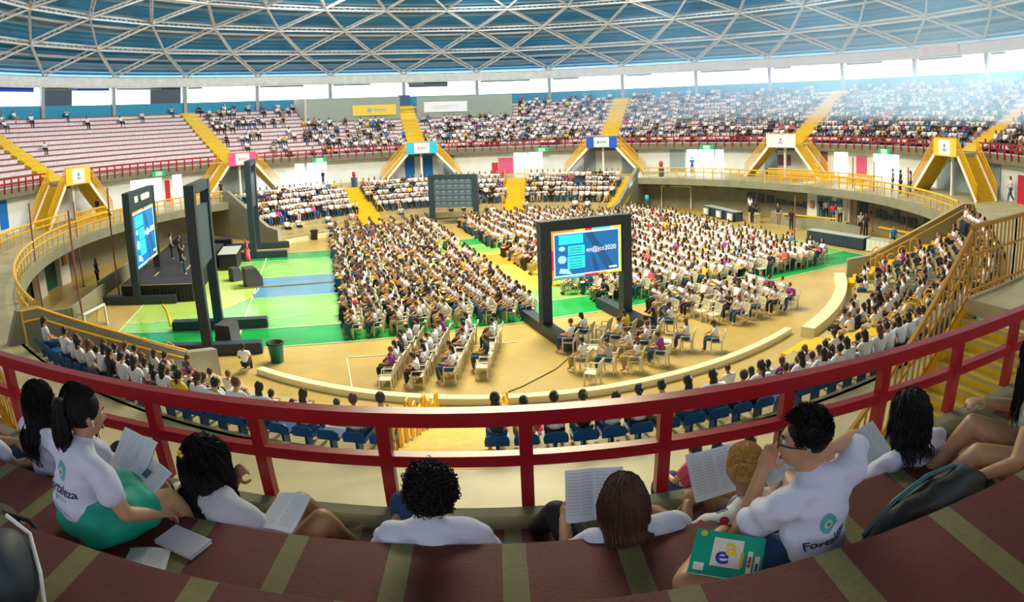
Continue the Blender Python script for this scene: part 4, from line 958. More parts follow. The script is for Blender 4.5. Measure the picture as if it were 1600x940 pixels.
# --- everybody's place: (distance, x, y, z of the seat surface, rz, place words, kind)
PPL = []; CHR = []
def dist(x, y, z): return math.dist((x, y, z), CAMPOS)
RZF = math.atan2(CA, -SA)
def add_floor(u, v, words, occ=.96, rz=RZF, both=True, jit=.10):
    u += rng.uniform(-jit, jit); v += rng.uniform(-jit, jit); x, y, _ = uv(u, v); a = rz+rng.uniform(-.12, .12)
    CHR.append((dist(x, y, 0), x, y, a, words))
    if rng.random() < occ: PPL.append((dist(x, y, .4), x, y, .43, a, words, 'floor'))
for i in range(9):
    u = -9.0+.95*i
    for j in range(56):
        v = -9.5+.57*j; x, y, _ = uv(u, v)
        if math.hypot(x, y) > 18.9 or v > 17.6: continue
        if u > -3.2 and 3.2 < v < 6.0 and rng.random() < .8: continue
        add_floor(u, v, 'left floor block, %s line from left, place %s from front' % (nth(i), words_of(j+1)))
for i in range(18):
    u = 1.7+.93*i
    for j in range(54):
        v = -8.9+.57*j; x, y, _ = uv(u, v); a = math.degrees(math.atan2(x, y)); R = math.hypot(x, y)
        if R > (18.9 if a < 32 else 22.5) or v > 17: continue
        if i < 2 and v < 6 and rng.random() < .55: continue
        if i == 17 and rng.random() < .3: continue
        add_floor(u, v, 'right floor block, %s line from left, place %s from front' % (nth(i), words_of(j+1)))
for i, u in enumerate((-8.1, -7.0, -5.9, -4.8)):
    for j in range(7 if i < 3 else 6): add_floor(u-.35+.27*j, -15.3+.62*j, 'front left chair group, %s line, %s from front' % (nth(i), nth(j)), .95, RZF-.38, jit=.02)
for i, u in enumerate((3.9, 5.0, 6.1, 7.2, 8.3, 9.3)):
    for j in range(6): 
        if (i, j) in ((0, 0), (0, 1), (0, 2), (1, 0)): continue
        add_floor(u, -14.9+.75*j+.1*i, 'front right chair group, %s line, %s from front' % (nth(i), nth(j)), .85)
fr = [(927,585),(915,560),(950,545),(985,560),(1015,555),(1045,550),(1070,548),(925,530),(950,520),(975,515),(1000,518),(1035,525),(1075,505),(1120,550),(925,600),(968,575),(1000,580),(1030,570),(980,540),(1055,530)]
PX2 = [(2.55+.02*k, 0) for k in range(2)]
for k, (du, dv) in enumerate([(-2.0,-17.3),(-1.9,-16.2),(-1.0,-15.2),(.1,-15.9),(.9,-15.7),(1.7,-15.9),(2.4,-16.2),(-1.5,-14.2),(-.6,-13.5),(.3,-13.4),(1.0,-14.0),(1.9,-14.5),(2.9,-14.1),(3.2,-16.9),(-1.1,-16.6),(-.2,-17.0),(.8,-17.0),(.2,-14.7),(1.3,-15.2)]):
    add_floor(du, dv, 'loose chair group below the centre screen, %s in it' % nth(k), .8, RZF-.75, jit=.05)
# near stand
def bowl_row(i): return (BR0+BDR*i+.52, BDZ*(i+1))
SEATS = []
def add_bowl(a, i, seat, words, R=None):
    R0, z = bowl_row(i); R = R or R0; x, y, _ = pol(R, a); rz = math.pi-math.radians(a)+rng.uniform(-.15, .15)
    PPL.append((dist(x, y, z), x, y, z+(.43 if seat else .02), rz, words, 'stand'))
aa = 115.5; k = 0
while aa < 211:
    inner = (146 < aa < 148.6) or (181 < aa < 184.3)
    if not inner:
        x, y, _ = pol(26.33, aa, 0); SEATS.append((x, y, BDZ*7, math.pi-math.radians(aa)))
        if rng.random() < (.93 if aa < 205 else .85): add_bowl(aa, 6, True, 'top row of near stand, seat %s from right parapet' % words_of(k+1), 26.36)
    aa += 1.10; k += 1
for i in range(6):
    aa = 118.0; k = 0; Rr, z = bowl_row(i)
    while aa < 210.5:
        occ = 0
        if aa < 146: occ = (.75, .85, .9, .9, .9, .9)[i]
        elif 148.8 < aa < 168: occ = (0, .12, .3, .55, .65, .85)[i]
        elif 168 <= aa < 181: occ = (0, 0, .05, .08, .08, .35)[i]
        elif 185 < aa < 197: occ = (.0, .0, .05, .10, .05, .15)[i]
        elif aa >= 197: occ = (.05, .25, .5, .75, .85, .9)[i]
        if rng.random() < occ: add_bowl(aa, i, False, 'near stand, %s row up, place %s from the right' % (nth(i), words_of(k+1)))
        aa += math.degrees(.60/Rr); k += 1
# far stand
for i in range(7):
    aa = -58.0; k = 0; Rr, z = bowl_row(i)
    while aa < 29.5:
        if not (-34.2 < aa < -29.4 or 1.6 < aa < 6.4 or aa > 27.3):
            occ = (.08, .35, .9, .92, .93, .93, .93)[i] if aa > -52 else (.0, .3, .5, .6, .5, .4, .3)[i]
            if i >= 2: x, y, _ = pol(Rr, aa); SEATS.append((x, y, z, math.pi-math.radians(aa)))
            if rng.random() < occ: add_bowl(aa, i, i >= 2, 'far stand')
        aa += math.degrees(.58/Rr); k += 1
# upper tier spectators
for kk in range(NK):
    Rr = R_K+DR*kk+.40; z = Z_K+DZ*kk if kk else 6.10; aa = -100.0
    while aa < 118:
        da = min(abs(((aa-x+180) % 360)-180) for x in AN)
        if da > 1.9 and not (kk >= 8 and -33 < aa < 4):
            if aa < -51.5: occ = .006 if kk < 10 else .03
            elif aa < -42: occ = (.05,.06,.05,.10,.12,.10,.15,.35,.5,.3,.1,.4,.5)[kk]
            elif aa < -33: occ = (.35,.2,.12,.15,.15,.08,.05,.02,.1,.2,.1,.3,.5)[kk]
            elif aa < -15: occ = (.75,.7,.55,.6,.5,.5,.45,.5)[kk] if kk < 8 else 0
            elif aa < 4: occ = (.8,.8,.75,.7,.65,.65,.6,.7)[kk] if kk < 8 else 0
            else: occ = (.75,.82,.8,.82,.8,.78,.75,.7,.72,.6,.6,.55,.5)[kk]*(.85 if aa < 55 else 1)
            if rng.random() < occ: PPL.append((dist(*pol(Rr, aa, z)), *pol(Rr, aa, z+.02), math.pi-math.radians(aa)+rng.uniform(-.3, .3), 'upper', 'upper'))
        aa += math.degrees(.62/Rr)
PPL.sort(key=lambda t: t[0]); CHR.sort(key=lambda t: t[0])
def rand_look():
    r = rng.random()
    sh = 'white' if r < .80 else rng.choice(['dark', 'blue', 'grey', 'purple', 'pink', 'yellow', 'black', 'black'])
    return rng.choice(['writing', 'writing', 'upright', 'leaning', 'phone']), rng.choice(['short', 'long', 'long', 'bun', 'short']), rng.choice([0, 0, 0, 0, 1, 1, 2]), sh, rng.choice(['jeans', 'black', 'black', 'beige', 'jeans']), rng.choice([0, 1, 1, 2, 3, 0])
HW = {'short': 'short', 'long': 'long', 'bun': 'tied'}; HC = ['black', 'brown', 'auburn']
NIND = 262
for d, x, y, z, a, words, kind in PPL[:NIND]:
    pose, hr, hc, sh, pa, sk = rand_look()
    person((x, y, z), a, pose, hr, hc, sh, pa, sk, '%s shirt, %s %s hair; %s' % (sh, HW[hr], HC[hc], words), 'students seated in the near stand' if kind == 'stand' else 'students seated on the floor chairs', rng.uniform(.94, 1.04))
for i, (d, x, y, a, words) in enumerate(CHR[:300]):
    chair((x, y, 0), a, 'white plastic chair; ' + words, i < 110)
# --- the rest: one merged crowd and one merged set of chairs
def lowfig(mb, x, y, z, a, look, s=1.0):
    pose, hr, hc, sh, pa, sk = look; P = POSES[pose]; ca, sa = math.cos(a), math.sin(a)
    def T(v): return (x+(v[0]*ca-v[1]*sa)*s, y+(v[0]*sa+v[1]*ca)*s, z+v[2]*s)
    SM = {'white': 0, 'dark': 1, 'purple': 2, 'blue': 3, 'grey': 4, 'pink': 5, 'yellow': 6, 'black': 7}
    sm = SM[sh]; skm = 8+sk; hm = 12+hc; pm = {'jeans': 15, 'black': 7, 'beige': 16}[pa]
    def bx(a_, b_, w1, d1, w2, d2, m, xa=(1,0,0)):
        A, B = P[a_] if isinstance(a_, str) else Vector(a_), P[b_] if isinstance(b_, str) else Vector(b_); d = (B-A).normalized(); X = Vector(xa); X = (X-d*X.dot(d)).normalized(); Y = d.cross(X)
        c = [A-X*w1-Y*d1, A+X*w1-Y*d1, A+X*w1+Y*d1, A-X*w1+Y*d1, B-X*w2-Y*d2, B+X*w2-Y*d2, B+X*w2+Y*d2, B-X*w2+Y*d2]; mb.hexa([T(q) for q in c], m)
    up = P['che']+(P['nec']-P['che'])*.55
    bx('pel', 'che', .15, .11, .20, .12, sm); bx(P['che'], up, .20, .12, .09, .07, sm)
    for s_ in 'LR':
        m_ = P['sh'+s_].lerp(P['el'+s_], .6); bx(P['sh'+s_], m_, .06, .06, .05, .05, sm, (0,1,0)); bx(m_, P['el'+s_], .04, .04, .038, .038, skm, (0,1,0)); bx('el'+s_, 'ha'+s_, .038, .038, .03, .03, skm)
        bx('hi'+s_, 'kn'+s_, .09, .09, .065, .065, pm); bx('kn'+s_, 'an'+s_, .065, .065, .045, .045, pm)
        bx('an'+s_, 'to'+s_, .045, .04, .04, .03, 7)
    if z < .6 and rng.random() < .55:
        c_ = (P['haL']+P['haR'])/2+Vector((0, .03, -.03)); mb.hexa([T(c_+Vector(q_)) for q_ in ((-.17,-.12,-.01),(.17,-.12,-.01),(.17,.13,-.04),(-.17,.13,-.04),(-.17,-.12,0),(.17,-.12,0),(.17,.13,-.03),(-.17,.13,-.03))], rng.choice((17, 17, 0)))
    h = P['hea']; q = MB(); q.ell(h+Vector((0,.012,.01)), (.078, .092, .115), 8, 5, skm); q.ell(h+Vector((0,-.02,.038)), (.092, .100, .110), 8, 5, hm)
    if hr == 'long': q.ell(h+Vector((0,-.075,-.12)), (.085,.05,.18), 6, 4, hm)
    if hr == 'bun': q.ell(h+Vector((0,-.11,-.06)), (.04,.04,.13), 6, 4, hm)
    n = len(mb.v); mb.v.extend([T(v) for v in q.v]); mb.f.extend([tuple(n+i for i in f) for f in q.f]); mb.m.extend(q.m)
CROWD_MATS = [SHIRTS[k] for k in ('white', 'dark', 'purple', 'blue', 'grey', 'pink', 'yellow', 'black')]+SKINS+HAIRS+[PANTS['jeans'], PANTS['beige'], mat('writing_board', (.80,.42,.06), .5)]
mb = MB()
for d, x, y, z, a, words, kind in PPL[NIND:]:
    lk = list(rand_look())
    if kind == 'upper' and rng.random() < .25: lk[3] = rng.choice(['dark', 'blue', 'grey', 'black'])
    lowfig(mb, x, y, z, a, lk, rng.uniform(.95, 1.05))
o = mb.obj('seated_crowd', CROWD_MATS); tag(o, 'dense seated crowd, mostly in white shirts, filling floor and stands', 'crowd', kind='stuff')
ch = MB()
for d, x, y, a, words in CHR[300:]:
    ca, sa = math.cos(a), math.sin(a)
    ch.add([(x+v[0]*ca-v[1]*sa, y+v[0]*sa+v[1]*ca, v[2]) for v in one.v], one.f)
o = ch.obj('plastic_chairs', M_CHAIR); tag(o, 'rows of white plastic chairs under the floor crowd', 'chairs', kind='stuff')
SEATS.sort(key=lambda t: dist(*t[:3]))
nS = 0
for (x, y, z, a) in SEATS[:300]:
    o = mobj('stadium_chair', ME_SEAT, None, (x, y, z), a); near = y < 0
    an_ = math.degrees(math.atan2(x, y)) % 360; Rq = math.hypot(x, y)
    if near: lab_ = 'blue moulded stadium chair, top row of near stand, %s degrees of arc from right parapet' % words_of(int(round(an_-114)))
    else: lab_ = 'blue stadium chair, far stand, %s row up, %s along from the left' % (nth(int((Rq-BR0)/BDR)), words_of(int(round(((an_+58) % 360)*Rq*math.pi/180/.58))+1))
    tag(o, lab_, 'chair', 'blue chairs of the near stand' if near else 'blue chairs of the far stand')
if len(SEATS) > 300:
    s2 = MB()
    for (x, y, z, a) in SEATS[300:]:
        ca, sa = math.cos(a), math.sin(a); s2.add([(x+v[0]*ca-v[1]*sa, y+v[0]*sa+v[1]*ca, z+v[2]) for v in sb.v], sb.f)
    o = s2.obj('stadium_chairs', M_SEAT); tag(o, 'remaining blue stadium seats of the far stand', 'seats', kind='stuff')
# --- single standing or loose people
SP = [(uv(-15.5, 8.4), 2.2, 'standing', 'long', 0, 'pink', 'black', 1, 'person in a long red dress standing beside the far edge-on frame'),
 (uv(-18.3, .2, 1.0), -1.2, 'standing', 'short', 0, 'black', 'jeans', 1, 'person in black top and blue jeans standing on the stage'),
 (uv(-19.3, 3.6, 1.0), -1.0, 'standing', 'short', 0, 'black', 'black', 0, 'person in black on the stage behind the one in jeans'),
 (uv(-18.6, 4.2, 1.0), -1.4, 'standing', 'short', 1, 'black', 'beige', 1, 'person in black top and beige trousers on the stage'),
 (uv(-20.2, 5.0, 1.0), -1.0, 'standing', 'long', 0, 'grey', 'black', 3, 'grey-shirted person at the back of the stage group'),
 (uv(-18.6, 9.8), -1.6, 'standing', 'short', 0, 'black', 'black', 1, 'person in black behind the long draped mixing table'),
 (uv(-18.7, 11.6), -1.6, 'standing', 'short', 1, 'white', 'beige', 1, 'person with pale top near the covered equipment'),
 ((-24.6, -4.6, 0), -1.3, 'standing', 'long', 0, 'black', 'black', 2, 'person in black leaning at the left hall wall behind the poles'),
 (pol(27.2, 54.5), 2.0, 'standing', 'short', 0, 'white', 'black', 0, 'person in white behind the technicians\' table, left'),
 (pol(25.8, 56.5), 2.0, 'standing', 'short', 0, 'white', 'black', 2, 'person in white behind the technicians\' table, middle'),
 (pol(25.0, 59.0), 2.0, 'standing', 'short', 0, 'dark', 'black', 2, 'person in dark clothes at the right end of the technicians\' table'),
 (pol(23.0, 61.8), 2.2, 'armsup', 'short', 0, 'black', 'black', 2, 'person in black T-shirt standing with raised arms near the tech table'),
 (pol(24.0, 66.5), 2.2, 'standing', 'short', 0, 'dark', 'beige', 1, 'person in dark top and pale shorts by the right barrier'),
 (pol(22.6, 73.5), 2.4, 'standing', 'short', 0, 'black', 'black', 2, 'person in black before the right barrier, arms folded'),
 (pol(27.2, 70.8, .3), 2.6, 'standing', 'short', 0, 'dark', 'jeans', 2, 'dark figure in the teal doorway of the white room, left'),
 (pol(27.1, 72.3, .3), 2.6, 'standing', 'long', 0, 'grey', 'black', 0, 'grey figure in the teal doorway of the white room, right'),
 (pol(26.9, 74.4, .1), 2.6, 'standing', 'long', 0, 'pink', 'jeans', 2, 'person in pink before the white panel of the right hall room'),
 (pol(26.9, 76.2, .1), 2.6, 'standing', 'long', 0, 'grey', 'black', 0, 'person in pale lilac at the right of the white panel'),
 (pol(25.8, 84.2), 2.6, 'standing', 'short', 0, 'grey', 'black', 1, 'grey-shirted person behind the long dark table'),
 (pol(25.6, 86.2), 2.6, 'standing', 'long', 0, 'dark', 'black', 2, 'person in dark clothes behind the right part of the long table'),
 (pol(24.6, 98.2), 2.6, 'walking', 'short', 0, 'blue', 'black', 1, 'person in light blue walking past the right end of the table'),
 (uv(12.6, 2.2), RZF, 'standing', 'short', 0, 'yellow', 'jeans', 2, 'person in yellow standing among the seated floor crowd'),
 (pol(33.0, 102.4, 3.0), 1.0, 'walking', 'long', 0, 'white', 'jeans', 1, 'long-haired person in white walking on the right concourse'),
 (pol(28.4, 85.6, 3.0), 1.0, 'standing', 'short', 0, 'blue', 'jeans', 1, 'left one of three people by the right concourse railing'),
 (pol(28.2, 88.0, 3.0), 1.2, 'standing', 'short', 0, 'dark', 'black', 2, 'middle one of three people by the right concourse railing'),
 (pol(28.4, 90.0, 3.0), .8, 'standing', 'long', 0, 'grey', 'jeans', 0, 'right one of three people by the right concourse railing'),
 (pol(29.6, -84.5, 3.0), 3.0, 'standing', 'short', 0, 'black', 'black', 2, 'person in black under the yellow left banner stair'),
 (pol(28.4, -58.0, 3.0), 2.6, 'walking', 'short', 0, 'dark', 'black', 1, 'dark-dressed person behind the tall frame, on the far left concourse'),
 (pol(30.5, -34.5, 3.0), 2.6, 'standing', 'short', 0, 'dark', 'jeans', 1, 'person standing in the white doorway left of the light blue banner'),
 (pol(30.8, 38.9, 3.0), 2.6, 'standing', 'short', 0, 'blue', 'jeans', 2, 'person before the white doorway right of the dark blue banner'),
 (uv(-13.45, -12.75), .2, 'upright', 'short', 0, 'white', 'black', 2, 'lone person in white sitting on the low kerb near the green bin'),
 ((2.75, -29.35, 3.43), .3, 'upright', 'long', 0, 'black', 'black', 1, 'long-haired person in black just below the red railing, beside the blue board'),
 ((3.2, -29.15, 3.40), .2, 'leaning', 'short', 0, 'grey', 'jeans', 0, 'person in a patterned grey shirt below the red railing at right'),
 ((2.40, -29.15, 3.40), .6, 'leaning', 'long', 0, 'pink', 'jeans', 1, 'person in reddish clothes just below the red railing')]
for loc, rz, pose, hr, hc, sh, pa, sk, lab in SP:
    loc = tuple(loc)
    if lab.startswith('lone'): loc = (loc[0], loc[1], .24)
    o = person(loc, rz, pose, hr, hc, sh, pa, sk, lab)
    if 'red dress' in lab:
        b = MB(); b.lathe([(.13, 1.0), (.17, .85), (.21, .4), (.24, .03), (.01, .03)], n=14); b.obj('dress_skirt', SHIRTS['pink'], o, smooth=True)
b = MB()
for k in range(3): b.box((k*.5-.5, 0, .2), (.42, .42, .4)); 
r = empty('blue_bench', (2.75, -29.35, 3.0), .12); q = MB(); q.box((0, 0, .2), (2.2, .45, .38)); q.obj('base', M_SEAT, r); q = MB(); q.box((0, -.24, .33), (2.2, .03, .5)); q.obj('backrest', M_SEAT, r); tag(r, 'blue bench right below the red railing, right of centre', 'bench')
# ------------------------------------------------------------------ people in the foreground
def eval_mods(me, mods):
    o = bpy.data.objects.new('t', me)
    for t, kw in mods:
        m = o.modifiers.new('m', t)
        for k, v in kw.items(): setattr(m, k, v)
    return baked(o)
def smooth_on(me):
    me.polygons.foreach_set('use_smooth', [True]*len(me.polygons)); return me
def head_verts(n=44, m=34):
    """unit-less head in metres, face along +y, centre at the ear line"""
    V = []; F = []
    def g(x, s): return math.exp(-(x/s)**2)
    for i in range(m+1):
        th = math.pi*i/m
        for k in range(n):
            ph = 2*math.pi*k/n; dx = math.sin(th)*math.sin(ph); dy = math.sin(th)*math.cos(ph); dz = math.cos(th)
            x, y, z = .075*dx, .094*dy, .116*dz
            if z < 0:
                t = min(1, -z/.116); x *= 1-.26*t; y = y*(1-.10*t)+.016*t if y > 0 else y*(1-.30*t)
            if z > .02: y -= .008*(z/.1)
            a = ph if ph < math.pi else ph-2*math.pi
            f = 0
            f += .024*g(a, .17)*g(z+.020, .020)+.012*g(a, .13)*g(z-.004, .026)      # nose
            f += .006*g(abs(a)-.32, .35)*g(z-.036, .014)                            # brow
            f -= .010*g(abs(a)-.40, .20)*g(z-.016, .015)                            # eye sockets
            f += .007*g(abs(a)-.62, .30)*g(z+.022, .024)                            # cheeks
            f += .009*g(a, .30)*g(z+.058, .007)+.008*g(a, .28)*g(z+.072, .007)-.003*g(a, .3)*g(z+.065, .003)  # lips
            f += .010*g(a, .35)*g(z+.100, .016)                                     # chin
            y += f*max(0, math.cos(a)); x += f*math.sin(a)*.8
            V.append((x, y, z))
    for i in range(m):
        for k in range(n):
            a = i*n+k; b = i*n+(k+1) % n; F.append((a, b, b+n, a+n))
    return V, F
HV, HF = head_verts()
def R3(yaw=0, pitch=0, roll=0):
    """yaw: + turns to the left; pitch: + looks down; roll: + tilts towards the right shoulder"""
    return Matrix.Rotation(yaw, 3, 'Z') @ Matrix.Rotation(-pitch, 3, 'X') @ Matrix.Rotation(roll, 3, 'Y')
def hand(mb, wrist, d, nrm, curl=.5, thumb=1, s=1.0):
    """d: along the hand; nrm: back of the hand; thumb: +1/-1 side"""
    d = Vector(d).normalized(); n = Vector(nrm); n = (n-d*n.dot(d)).normalized(); x = d.cross(n)*thumb; w = Vector(wrist)
    rot = Matrix((x, d, n)).transposed()
    mb.ell(w+d*.045*s, (.040*s, .055*s, .016*s), 12, 8, rot=rot)
    for i, (off, L) in enumerate(((.028, .072), (.010, .080), (-.010, .074), (-.028, .058))):
        p = w+d*.085*s+x*off*s; pts = [w+d*.05*s+x*off*.8*s, p]; a = 0
        for seg in (.42, .32, .26):
            a += curl*1.0; p = p+(d*math.cos(a)-n*math.sin(a))*L*seg*s+x*off*.10*s; pts.append(p)
        mb.tube(pts, [.0095*s, .0095*s, .0085*s, .0075*s, .006*s], 8)
    t0 = w+d*.02*s+x*.030*s; pts = [t0, t0+(d*.55+x*.75-n*.25).normalized()*.038*s]; pts.append(pts[-1]+(d*.85+x*.35-n*.4).normalized()*.03*s); pts.append(pts[-1]+(d*.95-n*.5*curl).normalized()*.024*s)
    mb.tube(pts, [.013*s, .0115*s, .010*s, .007*s], 8)
def foot(mb, ank, d, up=(0, 0, 1), s=1.0, shoe=False):
    d = Vector(d).normalized(); u = Vector(up); u = (u-d*u.dot(d)).normalized(); x = d.cross(u); a = Vector(ank)
    rot = Matrix((x, d, u)).transposed()
    mb.ell(a+d*.07*s-u*.035*s, (.042*s, .115*s, .034*s), 12, 8, rot=rot); mb.ell(a-d*.02*s-u*.03*s, (.034*s, .042*s, .036*s), 10, 7, rot=rot)
    mb.ell(a+d*.12*s-u*.045*s, (.048*s, .06*s, .024*s), 10, 7, rot=rot)
    if not shoe:
        for i, o in enumerate((.034, .016, .002, -.012, -.026)): mb.tube([a+d*.14*s+x*o*s-u*.05*s, a+d*(.185-.006*i)*s+x*o*1.1*s-u*.052*s], [.012*s, .009*s if i else .012*s], 8)
RADH = dict(pel=(.150,.112), bel=(.120,.094), che=(.135,.098), uch=(.130,.085), nec=(.050,.052), hea=(.050,.055), sh=.058, el=.041, wr=.027, hi=.098, kn=.060, ca=.052, an=.037)
TORSO = ('pel', 'bel', 'che', 'uch', 'wa')
def bones(mb, P_, edges_, rf, n=12):
    """closed tapered limbs and trunk pieces that overlap at the joints, ready to be fused into one surface"""
    done = set()
    for a, b in edges_:
        A, B = P_[a], P_[b]; ra, rb = rf(a), rf(b); L = (B-A).length
        if a in TORSO and b in TORSO:
            k = max(2, int(L/.04))
            for i in range(k+1):
                f = i/k; c = A.lerp(B, f); rx = ra[0]*(1-f)+rb[0]*f; ry = ra[1]*(1-f)+rb[1]*f; mb.ell(c, (rx, ry, min(.09, rx*.75)), 16, 9)
        else:
            x, y = min(ra) if a not in TORSO else min(ra)*.62, min(rb) if b not in TORSO else min(rb)*.62
            m_ = 5; bl = 1.07 if a[:2] in ('hi', 'sh', 'el', 'kn', 'ca') else 1.0
            pts = [A.lerp(B, i/m_) for i in range(m_+1)]; rs = [(x*(1-i/m_)+y*(i/m_))*(1+(bl-1)*math.sin(math.pi*i/m_)) for i in range(m_+1)]
            mb.tube(pts, rs, n)
        for q_, r_ in ((a, ra), (b, rb)):
            if q_ not in done and q_ not in TORSO: done.add(q_); mb.ell(P_[q_], (min(r_)*1.01,)*3, 12, 8)
def fuse(mb, voxel, smooth, name, m):
    me = bpy.data.meshes.new('f'); me.from_pydata(mb.v, [], mb.f)
    out = eval_mods(me, [('REMESH', dict(mode='VOXEL', voxel_size=voxel, use_smooth_shade=True)), ('SMOOTH', dict(factor=.5, iterations=smooth))]); bpy.data.meshes.remove(me)
    out.materials.clear(); out.materials.append(m); smooth_on(out); out.name = name; return out
def hi_person(name_label, base, rz, P, hair_fn, skin, shirt_m, legs_m, head=(0, 0, 0), hands=((.5, (0,0,1)), (.5, (0,0,1))), feet=(None, None), shoes=(None, None), sleeves=.62, skirt=None, shorts=None, short_t=.6, extra=None, fat=1.0, neck_open=.72):
    P = {k: Vector(v) for k, v in P.items()}
    if base[2] < 6.4:      # seated on the lowest level: longer trunk and lower legs
        base = (base[0], base[1], base[2])
        for k, dz in (('pel', .13), ('bel', .07), ('hiL', .14), ('hiR', .14), ('knL', .06), ('knR', .06), ('anL', .05), ('anR', .05)): P[k].z -= dz
    P['uch'] = P['che'].lerp((P['shL']+P['shR'])/2, .75)
    P.setdefault('caL', P['knL'].lerp(P['anL'], .35)); P.setdefault('caR', P['knR'].lerp(P['anR'], .35))
    order = ['pel','bel','che','uch','nec','hea','shL','elL','wrL','shR','elR','wrR','hiL','knL','caL','anL','hiR','knR','caR','anR']
    edges = [('pel','bel'),('bel','che'),('che','uch'),('uch','nec'),('nec','hea'),('uch','shL'),('shL','elL'),('elL','wrL'),('uch','shR'),('shR','elR'),('elR','wrR'),('pel','hiL'),('hiL','knL'),('knL','caL'),('caL','anL'),('pel','hiR'),('hiR','knR'),('knR','caR'),('caR','anR')]
    def rad(k, g=0):
        r = RADH.get(k) or RADH[k[:2]]; r = (r, r) if not isinstance(r, tuple) else r
        return (r[0]*fat+g, r[1]*fat+g)
    ix = {k: i for i, k in enumerate(order)}
    mb = MB(); bones(mb, P, edges, lambda k: rad(k, -.022 if k in ('bel', 'che', 'uch') else (-.02 if k == 'pel' else 0)))
    mb.m = [0]*len(mb.f)
    Rh = R3(*head); hc = P['hea']
    n0 = len(mb.v); mb.v += [tuple(hc+Rh @ Vector(v)) for v in HV]; mb.f += [tuple(n0+i for i in f) for f in HF]; mb.m += [0]*len(HF)
    for s in (-1, 1):
        er = Rh @ Matrix.Rotation(s*.35, 3, 'Z'); mb.ell(hc+Rh @ Vector((s*.074, -.006, -.004)), (.009, .019, .031), 10, 8, rot=er)
    mb.tube([P['uch'], P['nec'], hc+Rh @ Vector((0, -.015, -.05))], [.062, .052, .050], 12)
    for k, s, (cu, nn) in (('L', -1, hands[0]), ('R', 1, hands[1])):
        w = P['wr'+k]; d = P.get('hd'+k) or (w-P['el'+k]); hand(mb, w, d, nn, cu, thumb=-s)
    for k, fd, shm in (('L', feet[0], shoes[0]), ('R', feet[1], shoes[1])):
        if fd and not shm: foot(mb, P['an'+k], fd)
    out = fuse(mb, .0078, 2, 'person', skin)
    r = mobj('person', out, None, base, rz)
    # shirt
    q = dict(P); sk = ['pel', 'bel', 'che', 'uch', 'shL', 'shR']; 
    for s in 'LR':
        q['sm'+s] = q['sh'+s].lerp(q['el'+s], sleeves*.5); q['sl'+s] = q['sh'+s].lerp(q['el'+s], sleeves); sk += ['sm'+s, 'sl'+s]
    if skirt: q['pel'] = q['pel'].lerp(q['bel'], .62)
    q['nk'] = q['uch'].lerp(q['nec'], neck_open); q['uch'] = q['uch']+Vector((0, 0, .012)); sk.append('nk')
    se = [('pel','bel'),('bel','che'),('che','uch'),('uch','nk'),('uch','shL'),('shL','smL'),('smL','slL'),('uch','shR'),('shR','smR'),('smR','slR')]
    sr = dict(nk=(.074,.070), sl=(.076,.076), sm=(.074,.074), sh=(.068,.066))
    if shirt_m:
        yb_ = MB(); bones(yb_, q, se, lambda k: tuple(v*fat for v in sr[k if k == 'nk' else k[:2]]) if (k == 'nk' or k[:2] in ('sl', 'sm', 'sh')) else rad(k, .020), 14)
        mid = q['uch'].lerp(q['nec'], .10 if neck_open > .5 else -.25)
        yb_.tube([q['shL'], q['shL'].lerp(mid, .5)+Vector((0, -.004, .010)), mid+Vector((0, -.008, .004)), q['shR'].lerp(mid, .5)+Vector((0, -.004, .010)), q['shR']], [.066*fat, .078*fat, .088*fat, .078*fat, .066*fat], 14)
        for kk_, rr_ in (() if skirt else (('pel', (.165, .125, .12)),))+( ('bel', (.148, .112, .13)), ('che', (.160, .112, .13)), ('uch', (.150, .100, .10))): yb_.ell(q[kk_]+Vector((0, 0, .01)), tuple(v_*fat for v_ in rr_), 16, 10)
        if neck_open > .5: yb_.tube([mid, q['nk'].lerp(q['uch'], .35)], [.088*fat, .070*fat], 14)
        sm = fuse(yb_, .010, 5, 'shirt', shirt_m)
        rr = random.Random(len(name_label)); ph = [rr.uniform(0, 6) for _ in range(6)]
        for v in sm.vertices:     # cloth folds
            c = v.co; f = math.sin(c.x*31+c.z*17+ph[0])*math.sin(c.y*23-c.z*29+ph[1])*.0085+math.sin(c.z*60+c.x*22+ph[2]+2*math.sin(c.y*12))*.0045
            v.co = c+v.normal*f
        so = mobj('shirt', sm, r)
    else: so = None
    if legs_m or shorts:
        lk = ['pel', 'hiL', 'hiR']; le = [('pel','hiL'), ('pel','hiR')]; q = dict(P)
        if legs_m:
            lk += ['knL','caL','anL','knR','caR','anR']; le += [('hiL','knL'),('knL','caL'),('caL','anL'),('hiR','knR'),('knR','caR'),('caR','anR')]
            rf_ = lambda k: rad(k, .016 if k[:2] != 'an' else .022); m_ = legs_m; nm = 'trousers'
        else:
            for s in 'LR': q['th'+s] = q['hi'+s].lerp(q['kn'+s], short_t); lk.append('th'+s); le.append(('hi'+s, 'th'+s))
            rf_ = lambda k: rad(k, .016) if k[:2] != 'th' else (.094, .094); m_ = shorts; nm = 'shorts'
        lb_ = MB(); bones(lb_, q, le, rf_); lb_.ell(q['pel'], (.162*fat, .130*fat, .105), 16, 10); lm = fuse(lb_, .009, 5, nm, m_)
        for v in lm.vertices:
            c = v.co; v.co = c+v.normal*(math.sin(c.x*40+c.z*33)*math.sin(c.y*37-c.z*20)*.004)
        mobj(nm, lm, r)
